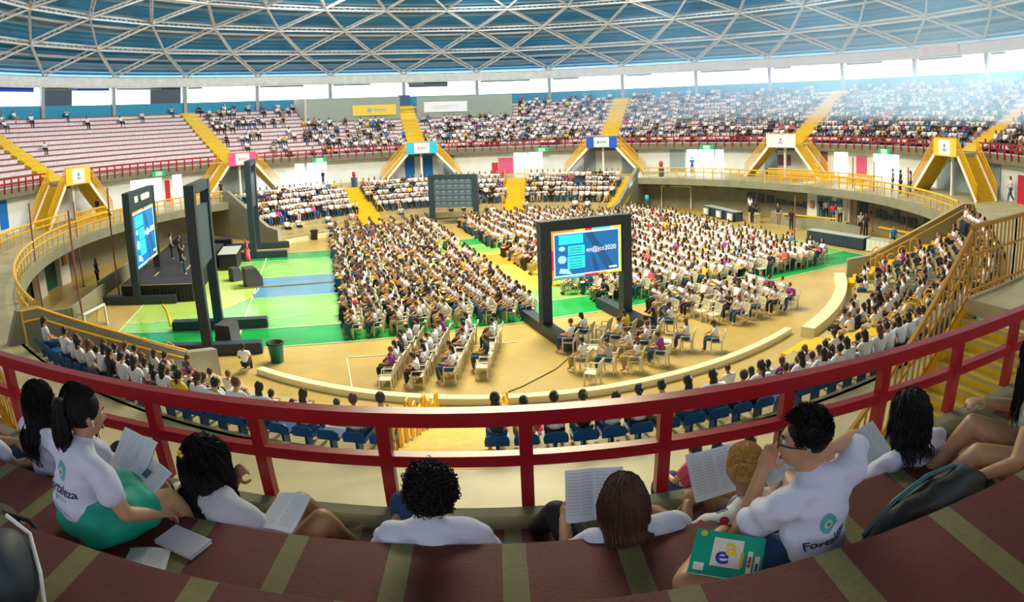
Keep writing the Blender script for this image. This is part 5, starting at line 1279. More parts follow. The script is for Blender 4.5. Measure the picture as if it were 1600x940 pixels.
    if skirt:
        m_, t = skirt; q = dict(P)
        for s in 'LR': q['th'+s] = q['hi'+s].lerp(q['kn'+s], t)
        lk = ['pel', 'wa', 'hiL', 'hiR', 'thL', 'thR', 'mdm']; q['wa'] = q['pel'].lerp(q['bel'], .9); q['mdm'] = (q['thL']+q['thR'])/2
        kr = dict(pel=(.165, .145), wa=(.132, .115)); lb_ = MB(); bones(lb_, q, [('wa', 'pel'), ('hiL', 'thL'), ('hiR', 'thR'), ('mdm', 'pel')], lambda k: kr.get(k) or {'hi': (.138,)*2, 'th': (.110,)*2, 'md': (.115,)*2}[k[:2]])
        lm = fuse(lb_, .012, 10, 'skirt', m_)
        for v in lm.vertices:
            c = v.co; v.co = c+v.normal*(math.sin(c.x*30+c.z*25)*math.sin(c.y*27)*.006)
        mobj('skirt', lm, r)
    for k, fd, shm in (('L', feet[0], shoes[0]), ('R', feet[1], shoes[1])):
        if fd and shm:
            b = MB(); foot(b, P['an'+k], fd, s=1.12, shoe=True); s1 = b.obj('shoe', shm, r, smooth=True)
            b = MB(); d = Vector(fd).normalized(); a = P['an'+k]; up = Vector((0,0,1)); x = d.cross(up).normalized(); u = x.cross(d)
            prof = [(-.07, -.03), (-.07, .03), (.10, .052), (.19, .035), (.20, 0), (.19, -.035), (.10, -.052)]
            b.prism(prof, -.092, -.066, lambda p, w, z: tuple(a+d*p+x*w+u*z)); b.obj('sole', M_WHITE, s1)
    # hair
    hb = MB(); hair_fn(hb, hc, Rh, P); hm = hb.obj('hair', hb_m[0], r)
    if extra: extra(r, P, hc, Rh, so)
    tag(r, name_label, 'person')
    return r, so
hb_m = [None]
def ell_push(p, c, Rinv, Rh, rad, extra=0.0):
    q = Rinv @ (p-c); e = (q.x/rad[0])**2+(q.y/rad[1])**2+(q.z/rad[2])**2
    if e < 1: q = q/max(1e-4, math.sqrt(e))*(1+extra); return c+Rh @ q
    return p
def strands(hb, hc, Rh, P, n, length, curl=0.0, freq=30, spread=1.0, thick=.0035, tie=None, back_only=False, seed=1, flow=None, vol=1.0, jitter=.15, drop=1.0, front=.35):
    rr = random.Random(seed); Rinv = Rh.transposed(); sc = hc+Rh @ Vector((0, -.014, .020)); rad = (.086*vol, .100*vol, .108*vol)
    tz = P['uch']; cnt = 0
    while cnt < n:
        th = math.acos(rr.uniform(-.35, 1)); ph = rr.uniform(0, 2*math.pi); d = Vector((math.sin(th)*math.cos(ph), math.sin(th)*math.sin(ph), math.cos(th)))
        if d.y > front and d.z < .72: continue
        if d.y > -.1 and d.z < -.05: continue
        cnt += 1
        lay = rr.uniform(1.0, 1.06); p = sc+Rh @ Vector((d.x*rad[0]*lay, d.y*rad[1]*lay, d.z*rad[2]*lay)); pts = [p.copy()]
        L = length*rr.uniform(.75, 1.1); N = max(5, int(L/.026)); st = L/N; ph0 = rr.uniform(0, 6.28)
        v = Rh @ Vector((d.x, d.y-.35, .1)); ax = Vector((rr.uniform(-1, 1), rr.uniform(-1, 1), 0)).normalized()
        for i in range(N):
            if tie is not None and i < N*.5:
                t = hc+Rh @ Vector(tie); v = t-p
                v = v.normalized() if v.length > .02 else Vector((0, -.3, -1)).normalized()
            else:
                v = (v*.30+Vector((d.x*.10*spread, -.06*spread, -drop))*.7).normalized()
                v = (v+Vector((rr.uniform(-1, 1), rr.uniform(-1, 1), rr.uniform(-1, 1)))*jitter).normalized()
            p = ell_push(p+v*st, sc, Rinv, Rh, (rad[0]*lay, rad[1]*lay, rad[2]*lay))
            if tie is None:
                if p.z < tz.z+.07 and p.z > tz.z-.5 and abs(p.x-tz.x) < .2 and p.y > tz.y-.105 and d.y < .25: p.y = max(p.y-.03, tz.y-.105-.02*lay)
                dx = p.x-sc.x
                if p.z < sc.z-.08 and abs(dx) > .098*vol: p.x -= (abs(dx)-.098*vol)*.6*(1 if dx > 0 else -1)
            elif p.z < tz.z+.1 and p.y > tz.y-.13: p.y = tz.y-.13-rr.uniform(0, .03)
            pts.append(p+(ax*math.cos(ph0+i*freq*st)+Vector((-ax.y, ax.x, .5))*math.sin(ph0+i*freq*st))*curl)
        hb.tube(pts, [thick]*(len(pts)-1)+[thick*.3], 3, cap=False)
def coils(hb, hc, Rh, n, rad, seed, coil=.011, turns=2.4, L=.055, thick=.0030):
    rr = random.Random(seed); sc = hc+Rh @ Vector((0, -.02, .026))
    for _ in range(n):
        th = math.acos(rr.uniform(-.75, 1)); ph = rr.uniform(0, 2*math.pi); d = Vector((math.sin(th)*math.cos(ph), math.sin(th)*math.sin(ph), math.cos(th)))
        if d.y > .45 and d.z < .6: continue
        if d.y > -.1 and d.z < -.35: continue
        k = rr.uniform(.88, 1.06); p = sc+Rh @ Vector((d.x*rad[0]*k, d.y*rad[1]*k, d.z*rad[2]*k)); t = Vector((rr.uniform(-1, 1), rr.uniform(-1, 1), rr.uniform(-1.4, .3))); n_ = Rh @ d; t = (t-n_*t.dot(n_)*.8).normalized()
        u = t.cross(n_).normalized(); w = u.cross(t); pts = []; M = 13; f0 = rr.uniform(0, 6.28); c = coil*rr.uniform(.6, 1.2)
        for i in range(M):
            f = i/(M-1); a_ = f0+f*turns*6.283; pts.append(p+t*(L*(f-.5))+(u*math.cos(a_)+w*math.sin(a_))*c)
        hb.tube(pts, thick, 3, cap=False)
def cap(hb, hc, Rh, vol=1.0, dz=0.0, dy=0.0):
    hb.ell(hc+Rh @ Vector((0, -.016+dy, .024+dz)), (.084*vol, .097*vol, .106*vol), 20, 14, rot=Rh)
def h_long_wavy(seed, length=.42, n=620, curl=.008, vol=1.03):
    def f(hb, hc, Rh, P): cap(hb, hc, Rh, vol*.98); strands(hb, hc, Rh, P, int(n*1.7), length, curl=curl, freq=26, seed=seed, thick=.0036, vol=vol, jitter=.05)
    return f
def h_pony(hb, hc, Rh, P):
    cap(hb, hc, Rh, 1.0); strands(hb, hc, Rh, P, 420, .17, seed=5, thick=.004, tie=(0, -.115, .03), jitter=.02); c = hc+Rh @ Vector((0, -.135, .03)); hb.ell(c, (.045, .045, .045), 10, 8)
    rr = random.Random(9)
    for i in range(150):
        a = rr.uniform(0, 6.28); r_ = .036*math.sqrt(rr.random()); pts = []
        for t in range(9):
            f = t/8; w = (1+.9*math.sin(f*3.0))*(1-.35*f*f); pts.append(c+Vector((math.cos(a)*r_*w, -.012-math.sin(f*2.2)*.02+math.sin(a)*r_*w*.8, -f*.30)))
        hb.tube(pts, .004, 3, cap=False)
def h_bushy(hb, hc, Rh, P):
    cap(hb, hc, Rh, 1.16, dz=.002, dy=-.006); coils(hb, hc, Rh, 1500, (.112, .122, .125), 21); coils(hb, hc, Rh, 260, (.126, .132, .138), 22, .012, 1.6, .05)
def h_bob(hb, hc, Rh, P): cap(hb, hc, Rh, 1.05); strands(hb, hc, Rh, P, 1100, .25, curl=.007, freq=45, seed=31, thick=.0040, vol=1.08, jitter=.08, spread=1.5)
def h_short(hb, hc, Rh, P):
    hb.ell(hc+Rh @ Vector((0, -.016, .034)), (.081, .094, .096), 20, 14, rot=Rh); rr = random.Random(3); sc = hc+Rh @ Vector((0, -.014, .026))
    for i in range(1500):
        th = math.acos(rr.uniform(-.1, 1)); ph = rr.uniform(0, 6.283); d = Vector((math.sin(th)*math.cos(ph), math.sin(th)*math.sin(ph), math.cos(th)))
        if d.y > .45 and d.z < .6: continue
        p = sc+Rh @ Vector((d.x*.081, d.y*.094, d.z*.100)); L = .012+.030*max(0, d.z); v = (Rh @ (d+Vector((0, .5*max(0, d.z), .1)))).normalized(); v = (v+Vector((rr.uniform(-.5, .5), rr.uniform(-.5, .5), rr.uniform(-.2, .4)))).normalized()
        hb.tube([p, p+v*L*.6, p+v*L+Rh @ Vector((0, .006, -.003))], [.0032, .0028, .001], 3, cap=False)
def h_buzz(hb, hc, Rh, P):
    hb.ell(hc+Rh @ Vector((0, -.012, .027)), (.0835, .0985, .106), 24, 16, rot=Rh); rr = random.Random(4); sc = hc+Rh @ Vector((0, -.014, .026))
    for i in range(1800):
        th = math.acos(rr.uniform(-.35, 1)); ph = rr.uniform(0, 6.283); d = Vector((math.sin(th)*math.cos(ph), math.sin(th)*math.sin(ph), math.cos(th)))
        if d.y > .5 and d.z < .55: continue
        if d.y > .0 and d.z < .0: continue
        p = sc+Rh @ Vector((d.x*.0845, d.y*.0995, d.z*.107)); v = (Rh @ d+Vector((rr.uniform(-.4, .4), rr.uniform(-.4, .4), rr.uniform(-.4, .4)))).normalized(); hb.tube([p-v*.002, p+v*.009], [.0026, .001], 3, cap=False)
SK_L = mat('skin_light_brown', (.50, .27, .155), .5, bump=.05, scale=80); SK_M = mat('skin_mid_brown', (.36, .18, .095), .5, bump=.05, scale=80); SK_D = mat('skin_deep_brown', (.19, .085, .045), .5, bump=.05, scale=80)
M_TEE = mat('white_tee', (.66, .68, .86), .85, var=.06, scale=9, bump=.25); M_TEE2 = mat('grey_white_tee', (.60, .60, .68), .85, var=.15, scale=9, bump=.3)
M_SKIRT = mat('teal_skirt', (.0, .36, .26), .7, var=.25, scale=9, bump=.15); M_JEAN = mat('blue_jeans', (.02, .06, .15), .85, var=.3, scale=30, bump=.2); M_BLKT = mat('black_trousers', (.012, .012, .016), .8)
M_TEAL = mat('emblem_teal', (.10, .42, .45), .7); M_INK = mat('print_ink', (.03, .03, .10), .7); M_INKG = mat('print_ink_grey', (.25, .25, .38), .7)
def conform(me_obj_verts, faces, name, m, parent, shirt, origin, dirn, ux, uz, off=.0035):
    """lays a flat print on the shirt's back by casting rays on to it"""
    bv = BVHTree.FromPolygons([v.co.copy() for v in shirt.data.vertices], [tuple(p.vertices) for p in shirt.data.polygons])
    out = []
    for (a, b) in me_obj_verts:
        o = Vector(origin)+Vector(ux)*a+Vector(uz)*b-Vector(dirn)*.5
        h = bv.ray_cast(o, Vector(dirn)); 
        out.append((h[0]-Vector(dirn)*off) if h[0] else (o+Vector(dirn)*.5))
    me = bpy.data.meshes.new(name); me.from_pydata([tuple(v) for v in out], [], faces); me.materials.append(m); o = mobj(name, me, parent); return o
def text_flat(s, size, bold=0.0):
    cu = bpy.data.curves.new('t', 'FONT'); cu.body = s; cu.size = size; cu.align_x = 'CENTER'; cu.offset = bold; cu.resolution_u = 3
    me = baked(bpy.data.objects.new('t', cu))
    bm = bmesh.new(); bm.from_mesh(me); bmesh.ops.triangulate(bm, faces=bm.faces); bmesh.ops.subdivide_edges(bm, edges=[e for e in bm.edges if e.calc_length() > .012], cuts=1); bm.to_mesh(me); bm.free()
    v = [(q.co.x, q.co.y) for q in me.vertices]; f = [tuple(p.vertices) for p in me.polygons]; bpy.data.meshes.remove(me); return v, f
def disc(cx, cz, rx, rz, n=20, r=4):
    V = [(cx, cz)]; F = []
    for j in range(1, r+1):
        for i in range(n): t = 2*math.pi*i/n; k = j/r; V.append((cx+rx*k*math.cos(t), cz+rz*k*math.sin(t)*(1 if math.sin(t) < 0 else 1.0+.25*abs(math.sin(t))**4)))
    for i in range(n): F.append((0, 1+i, 1+(i+1) % n))
    for j in range(1, r):
        for i in range(n): a = 1+(j-1)*n+i; b = 1+(j-1)*n+(i+1) % n; F.append((a, b, b+n, a+n))
    return V, F
def back_print(r, shirt, origin, full=True, ux=(1, 0, 0), uz=(0, 0, 1), s=1.0, dirn=(0, 1, 0)):
    V, F = disc(0, 0, .036*s, .044*s); e = conform(V, F, 'emblem', M_TEAL, shirt, shirt, origin, dirn, ux, uz)
    V, F = disc(0, -.002, .018*s, .02*s, 14, 3); conform(V, F, 'emblem_centre', mat('emblem_pale', (.45, .62, .60), .7), e, shirt, origin, dirn, ux, uz, .006)
    V, F = disc(0, -.002, .007*s, .009*s, 10, 2); conform(V, F, 'emblem_eye', mat('emblem_brown', (.30, .12, .05), .7), e, shirt, origin, dirn, ux, uz, .008)
    V, F = text_flat('Fortaleza', .056*s, .0012); V = [(a, b-.098*s) for a, b in V]; conform(V, F, 'lettering', M_INK, shirt, shirt, origin, dirn, ux, uz)
    if full:
        for t, sz, dz in (('JUVENTUDE', .020, -.128), ('PREFEITURA', .030, -.190), ('2020', .022, -.235)):
            V, F = text_flat(t, sz*s); V = [(a, b+dz*s) for a, b in V]; conform(V, F, 'small_lettering', M_INKG, shirt, shirt, origin, dirn, ux, uz)
M_HB = HAIRS[0]; M_HBR = mat('hair_dark_brown_fg', (.075, .034, .025), .6, spec=.3); M_HBL = mat('hair_blond', (.55, .30, .08), .6); M_HK = mat('hair_black_fg', (.006, .005, .006), .6, spec=.25)
def eyes_brows(r, hc, Rh):
    e = MB()
    for s in (-1, 1): e.ell(hc+Rh @ Vector((s*.031, .077, .014)), (.012, .012, .009), 10, 8, rot=Rh)
    eo = e.obj('eyes', mat('eye_white', (.7, .7, .68), .2), r, smooth=True); p = MB()
    for s in (-1, 1): p.ell(hc+Rh @ Vector((s*.031, .087, .014)), (.0055, .004, .0055), 8, 6, rot=Rh)
    p.obj('irises', M_HK, eo)
    b = MB()
    for s in (-1, 1): b.tube([hc+Rh @ Vector((s*x, y, z)) for x, y, z in ((.014, .093, .036), (.030, .090, .041), (.047, .078, .036))], [.003, .0035, .0015], 5)
    b.obj('eyebrows', M_HK, r)
    l = MB(); l.ell(hc+Rh @ Vector((0, .093, -.060)), (.022, .007, .0045), 10, 6, rot=Rh); l.ell(hc+Rh @ Vector((0, .090, -.070)), (.020, .008, .005), 10, 6, rot=Rh); l.obj('lips', mat('lips', (.36, .10, .08), .45), r, smooth=True)
# C: woman with ponytail and teal skirt
def exC(r, P, hc, Rh, so):
    back_print(r, so, (.02, -.06, .395), s=1.0, ux=(.97, 0, -.10)); eyes_brows(r, hc, Rh)
    b = MB(); b.ell(hc+Rh @ Vector((.082, .012, -.012)), (.006, .008, .008), 8, 6); b.tube([hc+Rh @ Vector((.083, .014, -.014)), hc+Rh @ Vector((.080, .018, -.040))], .0035, 6); b.obj('earbud', M_WHITE, r)
hb_m[0] = M_HK
hi_person('woman with a ponytail in white printed T-shirt and teal skirt, papers on her lap', (-2.04, -34.38, 6.67), -.48,
    dict(pel=(0,0,.12), bel=(0,.02,.25), che=(.0,.08,.38), nec=(.0,.14,.50), hea=(.01,.19,.625), shL=(-.175,.06,.43), shR=(.175,.10,.42), elL=(-.24,.20,.20), wrL=(-.10,.40,.14), elR=(.26,.14,.20), wrR=(.22,.34,.09), hiL=(-.10,.04,.12), hiR=(.10,.04,.12), knL=(-.02,.50,.12), knR=(.16,.46,.10), anL=(.0,.62,-.30), anR=(.14,.66,-.30)),
    h_pony, SK_L, M_TEE, None, sleeves=.52, head=(-.15, .25, 0), hands=((.4, (0,0,1)), (.6, (0,0,1))), feet=((0,1,-.1), (.1,1,-.1)), skirt=(M_SKIRT, .62), extra=exC)
# A and B: two women further left
def exA(r, P, hc, Rh, so):
    back_print(r, so, (.0, -.06, .40), s=.95); eyes_brows(r, hc, Rh)
    g = MB(); 
    for s in (-1, 1): g.tube([hc+Rh @ Vector((s*(.033+.022*math.cos(t*.785)), .103, .012+.018*math.sin(t*.785))) for t in range(9)], .002, 5); g.tube([hc+Rh @ Vector((s*.056, .10, .015)), hc+Rh @ Vector((s*.078, .0, .015))], .002, 5)
    g.tube([hc+Rh @ Vector((-.012, .105, .015)), hc+Rh @ Vector((.012, .105, .015))], .002, 5); g.obj('glasses', M_BLACK, r)
hi_person('woman with long wavy black hair and glasses, leftmost of the three women in printed T-shirts', (-2.98, -33.62, 6.25), -.35,
    dict(pel=(0,0,.12), bel=(0,0,.27), che=(.0,.02,.43), nec=(.02,.05,.57), hea=(.03,.08,.71), shL=(-.175,.0,.49), shR=(.175,.02,.49), elL=(-.25,.10,.25), wrL=(-.12,.32,.22), elR=(.25,.14,.24), wrR=(.10,.34,.22), hiL=(-.10,.04,.12), hiR=(.10,.04,.12), knL=(-.12,.46,.22), knR=(.12,.46,.22), anL=(-.12,.62,-.10), anR=(.12,.62,-.10)),
    h_long_wavy(1, .36, curl=.010), SK_L, M_TEE, M_JEAN, head=(-.65, .05, 0), feet=((0,1,0), (0,1,0)), shoes=(M_BLACK, M_BLACK), extra=exA)
hi_person('black-haired woman with raised bare forearm, between the glasses wearer and the ponytail', (-2.70, -33.60, 6.27), -.3,
    dict(pel=(0,0,.12), bel=(0,.01,.27), che=(.0,.04,.42), nec=(.01,.08,.56), hea=(.02,.13,.69), shL=(-.175,.02,.48), shR=(.175,.05,.48), elL=(-.28,-.16,.20), wrL=(-.21,-.10,.42), elR=(.25,.16,.24), wrR=(.12,.36,.24), hiL=(-.10,.04,.12), hiR=(.10,.04,.12), knL=(-.12,.46,.22), knR=(.12,.46,.22), anL=(-.12,.62,-.10), anR=(.12,.62,-.10)),
    h_long_wavy(2, .34, curl=.003), SK_L, M_TEE, M_BLKT, head=(-.35, .2, 0), hands=((.7, (-1,0,.3)), (.5, (0,0,1))), feet=((0,1,0), (0,1,0)), shoes=(M_WHITE, M_WHITE), extra=lambda r, P, hc, Rh, so: back_print(r, so, (.02, -.06, .36), False, s=.9))
# D: woman with very long curly hair and a yellow clip
def exD(r, P, hc, Rh, so):
    b = MB(); c = hc+Rh @ Vector((.03, -.150, .065))
    for i in range(5): t = 2*math.pi*i/5; b.ell(c+Vector((math.cos(t)*.018, -.004, math.sin(t)*.014)), (.012, .008, .010), 8, 6)
    b.obj('hair_clip', mat('clip_yellow', (.85, .62, .0), .4), r, smooth=True)
hi_person('woman with very long curly dark hair and yellow hair clip, papers on her lap', (-1.47, -33.87, 6.25), -.50,
    dict(pel=(.10,.02,.10), bel=(.06,-.02,.23), che=(-.02,-.02,.36), nec=(-.09,.02,.49), hea=(-.12,.05,.61), shL=(-.20,-.05,.42), shR=(.13,.03,.38), elL=(-.26,.18,.25), wrL=(-.10,.19,.46), elR=(.24,.16,.17), wrR=(.18,.36,.18), hiL=(.02,.06,.10), hiR=(.20,.04,.10), knL=(.10,.46,.30), knR=(.36,.36,.34), anL=(.12,.72,-.12), anR=(.30,.66,-.12)),
    h_long_wavy(3, .66, n=1000, curl=.020, vol=1.20), SK_M, M_TEE2, None, head=(-.5, .15, -.1), hands=((1.1, (0,-1,.2)), (.4, (0,0,1))), feet=((.2,1,.3), (.3,1,.2)), shorts=mat('denim_shorts', (.02, .14, .22), .8), extra=exD, fat=1.16, sleeves=.8)
# E: curly haired man in the middle
hi_person('man with bushy curly black hair in a white T-shirt, seen from behind in the middle', (-.37, -33.93, 6.25), .02,
    dict(pel=(0,0,.11), bel=(0,-.04,.23), che=(.0,-.05,.36), nec=(.01,-.02,.48), hea=(.01,.01,.62), shL=(-.19,-.05,.41), shR=(.18,-.05,.43), elL=(-.27,.08,.20), wrL=(-.22,.30,.26), elR=(.27,.05,.20), wrR=(.17,.30,.14), hiL=(-.10,.04,.11), hiR=(.10,.04,.10), knL=(-.20,.42,.34), knR=(.36,.24,.09), anL=(-.24,.70,-.08), anR=(.14,.48,-.06)),
    h_bushy, SK_M, M_TEE, M_JEAN, head=(.05, .18, 0), feet=((-.1,1,0), (-.6,.6,0)), shoes=(M_WHITE, None), extra=lambda r, P, hc, Rh, so: back_print(r, so, (.05, -.06, .34), False, s=.8, ux=(.98, 0, .05)))
# F: woman with straight brown hair reading
hb_m[0] = M_HBR
hi_person('woman with shoulder-length brown hair in a white T-shirt, reading a large open paper', (.56, -34.0, 6.25), .1,
    dict(pel=(0,0,.11), bel=(0,-.03,.22), che=(-.02,-.04,.34), nec=(-.04,-.02,.45), hea=(-.06,.0,.585), shL=(-.20,-.04,.385), shR=(.18,-.05,.405), elL=(-.29,.12,.18), wrL=(-.26,.36,.26), elR=(.27,.12,.26), wrR=(.10,.34,.32), hiL=(-.10,.04,.11), hiR=(.10,.04,.11), knL=(-.27,.50,.26), knR=(.14,.46,.28), anL=(-.33,.84,-.10), anR=(.16,.74,-.12)),
    h_long_wavy(5, .27, curl=.004, n=700, vol=1.06), SK_L, M_TEE, M_BLKT, head=(-.2, .3, -.05), hands=((.6, (-1,0,.3)), (.6, (1,0,.3))), feet=((-.35,1,0), (.1,1,0)), shoes=(M_BLACK, M_BLACK))
# G: person with cropped blond hair and patterned top
gm = bpy.data.materials.new('patterned_top'); gm.use_nodes = True; nt = gm.node_tree; tc = nt.nodes.new('ShaderNodeTexCoord'); vo = nt.nodes.new('ShaderNodeTexVoronoi'); vo.inputs['Scale'].default_value = 11; nt.links.new(tc.outputs['Object'], vo.inputs['Vector'])
inn = mth(nt, 'LESS_THAN', vo.outputs['Distance'], .36); sepc = nt.nodes.new('ShaderNodeSeparateColor'); nt.links.new(vo.outputs['Color'], sepc.inputs[0])
c_ = mixc(nt, mth(nt, 'GREATER_THAN', sepc.outputs[0], .5), (.50, .02, .05), (.10, .14, .24)); c_ = mixc(nt, mth(nt, 'GREATER_THAN', sepc.outputs[1], .72), c_, (.72, .70, .68)); nt.links.new(mixc(nt, inn, (.72, .70, .68), c_), nt.nodes['Principled BSDF'].inputs['Base Color']); nt.nodes['Principled BSDF'].inputs['Roughness'].default_value = .8
hb_m[0] = M_HBL
hi_person('person with cropped blond hair and red and blue blotched top, reading a booklet', (1.19, -33.98, 6.25), .30,
    dict(pel=(0,0,.11), bel=(-.02,.0,.23), che=(-.05,.0,.35), nec=(-.07,.03,.50), hea=(-.09,.05,.635), shL=(-.22,-.02,.39), shR=(.14,-.02,.42), elL=(-.34,.14,.24), wrL=(-.22,.30,.32), elR=(.22,.16,.24), wrR=(.02,.32,.30), hiL=(-.10,.04,.11), hiR=(.10,.04,.11), knL=(-.34,.42,.28), knR=(.06,.50,.26), anL=(-.30,.76,-.10), anR=(.02,.76,-.12)),
    h_buzz, SK_M, gm, None, head=(.12, .22, 0), hands=((.8, (0,0,1)), (.7, (0,0,1))), feet=((-.2,1,0), (0,1,0)), shorts=M_JEAN, neck_open=.05)
# H: man with glasses in the printed T-shirt
def exH(r, P, hc, Rh, so):
    back_print(r, so, (-.03, -.10, .335), False, s=1.0, ux=(.95, 0, .22), uz=(-.16, 0, .97)); eyes_brows(r, hc, Rh)
    g = MB()
    for s in (-1, 1): g.tube([hc+Rh @ Vector((s*(.034+.024*math.cos(t*.785)), .106-.006*abs(math.cos(t*.785)), .012+.018*math.sin(t*.785))) for t in range(9)], .0028, 5); g.tube([hc+Rh @ Vector((s*.058, .10, .018)), hc+Rh @ Vector((s*.084, .05, .016)), hc+Rh @ Vector((s*.086, -.01, .010))], .0030, 5)
    g.tube([hc+Rh @ Vector((-.012, .108, .016)), hc+Rh @ Vector((.012, .108, .016))], .0028, 5); g.obj('glasses', M_BLACK, r)
hb_m[0] = M_HK
hi_person('short-haired man with black glasses in white printed T-shirt, hand at his mouth', (1.17, -34.58, 6.67), .25,
    dict(pel=(0,0,.11), bel=(.0,.0,.24), che=(.0,.02,.37), nec=(-.03,.06,.50), hea=(-.05,.10,.635), shL=(-.19,.02,.42), shR=(.19,.03,.44), elL=(-.17,.27,.15), wrL=(-.115,.25,.46), hdL=(.0,-.35,1), elR=(.30,.16,.50), wrR=(.10,.08,.56), hiL=(-.10,.04,.10), hiR=(.10,.04,.10), knL=(-.52,.10,.12), knR=(.28,.50,.12), anL=(-.22,.40,.02), anR=(.0,.42,-.02)),
    h_short, SK_L, M_TEE, None, head=(.85, .06, 0), hands=((.9, (-.6,-.6,.3)), (.6, (0,-1,.3))), sleeves=.60, feet=((.6,.4,0), (-.6,.3,0)), shorts=M_JEAN, extra=exH, fat=1.04)
# I: woman with a curly bob
hi_person('woman with a curly black bob in a white printed T-shirt, reading an open booklet', (2.19, -33.94, 6.25), .18,
    dict(pel=(0,0,.12), bel=(-.01,-.01,.26), che=(-.02,.0,.41), nec=(-.05,.03,.55), hea=(-.08,.05,.70), shL=(-.19,-.01,.46), shR=(.16,-.02,.48), elL=(-.29,.14,.24), wrL=(-.24,.36,.24), elR=(.23,.14,.24), wrR=(.04,.36,.24), hiL=(-.10,.04,.11), hiR=(.10,.04,.11), knL=(-.20,.46,.20), knR=(.12,.48,.22), anL=(-.2,.74,-.12), anR=(.12,.74,-.12)),
    h_bob, SK_M, M_TEE, M_BLKT, head=(.35, .25, 0), hands=((.6, (-1,0,.4)), (.6, (0,0,1))), feet=((-.2,1,0), (0,1,0)), shoes=(M_BLACK, M_BLACK), extra=lambda r, P, hc, Rh, so: back_print(r, so, (.05, -.05, .30), False, s=.9))
# J: woman at the right edge
hi_person('bare-armed woman with long black hair and drawn-up knees at the right edge', (2.60, -34.50, 6.67), .55,
    dict(pel=(0,0,.12), bel=(.0,.0,.26), che=(.0,.03,.40), nec=(.0,.06,.54), hea=(.0,.10,.67), shL=(-.165,.02,.45), shR=(.165,.04,.45), elL=(-.36,.03,.27), wrL=(-.47,.22,.20), elR=(.25,.20,.28), wrR=(.05,.36,.36), hiL=(-.10,.04,.11), hiR=(.10,.04,.11), knL=(-.27,.27,.22), knR=(-.06,.38,.27), anL=(-.36,.52,-.08), anR=(-.14,.62,-.16)),
    h_long_wavy(8, .44, curl=.002), SK_L, mat('grey_green_vest', (.25, .30, .28), .8), None, head=(.5, .2, 0), hands=((.9, (-.3,-.2,1)), (.6, (0,0,1))), feet=((-.3,1,0), (-.2,1,0)), shorts=mat('print_shorts', (.35, .33, .32), .8, var=.6, scale=30), short_t=.22, sleeves=.12)
# K: neighbour at the left edge, only a knee and arm in view
hi_person('person at the left edge of the picture, only a bare knee and arm in view', (-3.55, -33.72, 6.25), -.5,
    dict(pel=(0,0,.12), bel=(.0,-.02,.26), che=(.0,.0,.40), nec=(.0,.02,.54), hea=(.0,.04,.68), shL=(-.165,.0,.46), shR=(.165,.0,.46), elL=(-.25,.14,.24), wrL=(-.10,.34,.22), elR=(.27,.16,.24), wrR=(.2,.36,.2), hiL=(-.10,.04,.11), hiR=(.10,.04,.11), knL=(-.10,.44,.30), knR=(.18,.42,.26), anL=(-.10,.62,-.08), anR=(.16,.60,-.08)),
    h_long_wavy(9, .3), SK_L, M_TEE, None, feet=((0,1,0), (0,1,0)), shorts=M_JEAN)

# ------------------------------------------------------------------ papers, bags and other things in the foreground
M_PAPER = mat('paper', (.70, .72, .80), .7); M_PRINTK = mat('paper_print', (.46, .48, .56), .7); M_COVER = mat('cover_grey', (.42, .40, .50), .6)
def place(r, loc, ex, ey):
    """orient: local x along ex, local y along ey"""
    x = Vector(ex).normalized(); z = x.cross(Vector(ey)).normalized(); y = z.cross(x); m = Matrix((x, y, z)).transposed().to_4x4(); m.translation = Vector(loc); r.matrix_world = m
def sheet(b, w, h, x0=0, bend=.01, lift=0.0, fold=0.0, n=8, t=.0015):
    top = []; 
    for i in range(n+1):
        for j in range(n+1):
            u = i/n; v = j/n; top.append((x0+u*w, v*h-h/2, lift+bend*math.sin(u*3.0)+fold*u+.004*math.sin(v*5+u*3)))
    V = top+[(x, y, z-t) for x, y, z in top]; m = (n+1)**2; F = []
    for i in range(n):
        for j in range(n):
            a = i*(n+1)+j; F.append((a, a+n+1, a+n+2, a+1)); F.append((m+a, m+a+1, m+a+n+2, m+a+n+1))
    b.add(V, F)
def booklet(loc, ex, ey, w, h, label, spread=True, fold=.12, lines=14, pages=3, photo=False, name='booklet'):
    r = empty(name); place(r, loc, ex, ey)
    for s in ((1, -1) if spread else (1,)):
        b = MB()
        for k in range(pages): sheet(b, s*w, h, 0, .012+.002*k, .002*k, fold*s*w*(1 if s > 0 else 1)*s)
        b.obj('page', M_PAPER, r)
        p = MB()
        for i in range(lines):
            for c in (0, 1):
                y = h*.42-h*.84*i/lines; x0 = s*w*(.08+.46*c); x1 = x0+s*w*.38
                zf = lambda x: .012*math.sin(abs(x)/w*3.0)+fold*abs(x)+.004*math.sin((y/h+.5)*5+abs(x)/w*3)+.0085
                if photo and s > 0 and c == 0 and 3 < i < 7: continue
                xa, xb = min(x0, x1), max(x0, x1); nn = 4
                for q in range(nn):
                    a_, b_ = xa+(xb-xa)*q/nn, xa+(xb-xa)*(q+1)/nn
                    p.add([(a_, y, zf(a_)), (b_, y, zf(b_)), (b_, y+.004, zf(b_)), (a_, y+.004, zf(a_))], [(0, 1, 2, 3)])
        if photo and s > 0:
            q = MB(); q.add([(w*.10, h*.02, .03+fold*w*.1), (w*.42, h*.02, .03+fold*w*.42), (w*.42, h*.22, .03+fold*w*.42), (w*.10, h*.22, .03+fold*w*.1)], [(0, 1, 2, 3)]); q.obj('picture', mat('picture_navy', (.03, .10, .25), .5), r)
        o = p.obj('print', M_PRINTK, r)
        if s < 0: pass
    return tag(r, label, 'booklet' if name == 'booklet' else 'paper')
booklet((-1.84, -34.02, 6.86), (.75, -.45, -.05), (.42, .72, .42), .17, .25, 'open booklet with a navy picture on the lap of the woman in the teal skirt', photo=True, fold=.05)
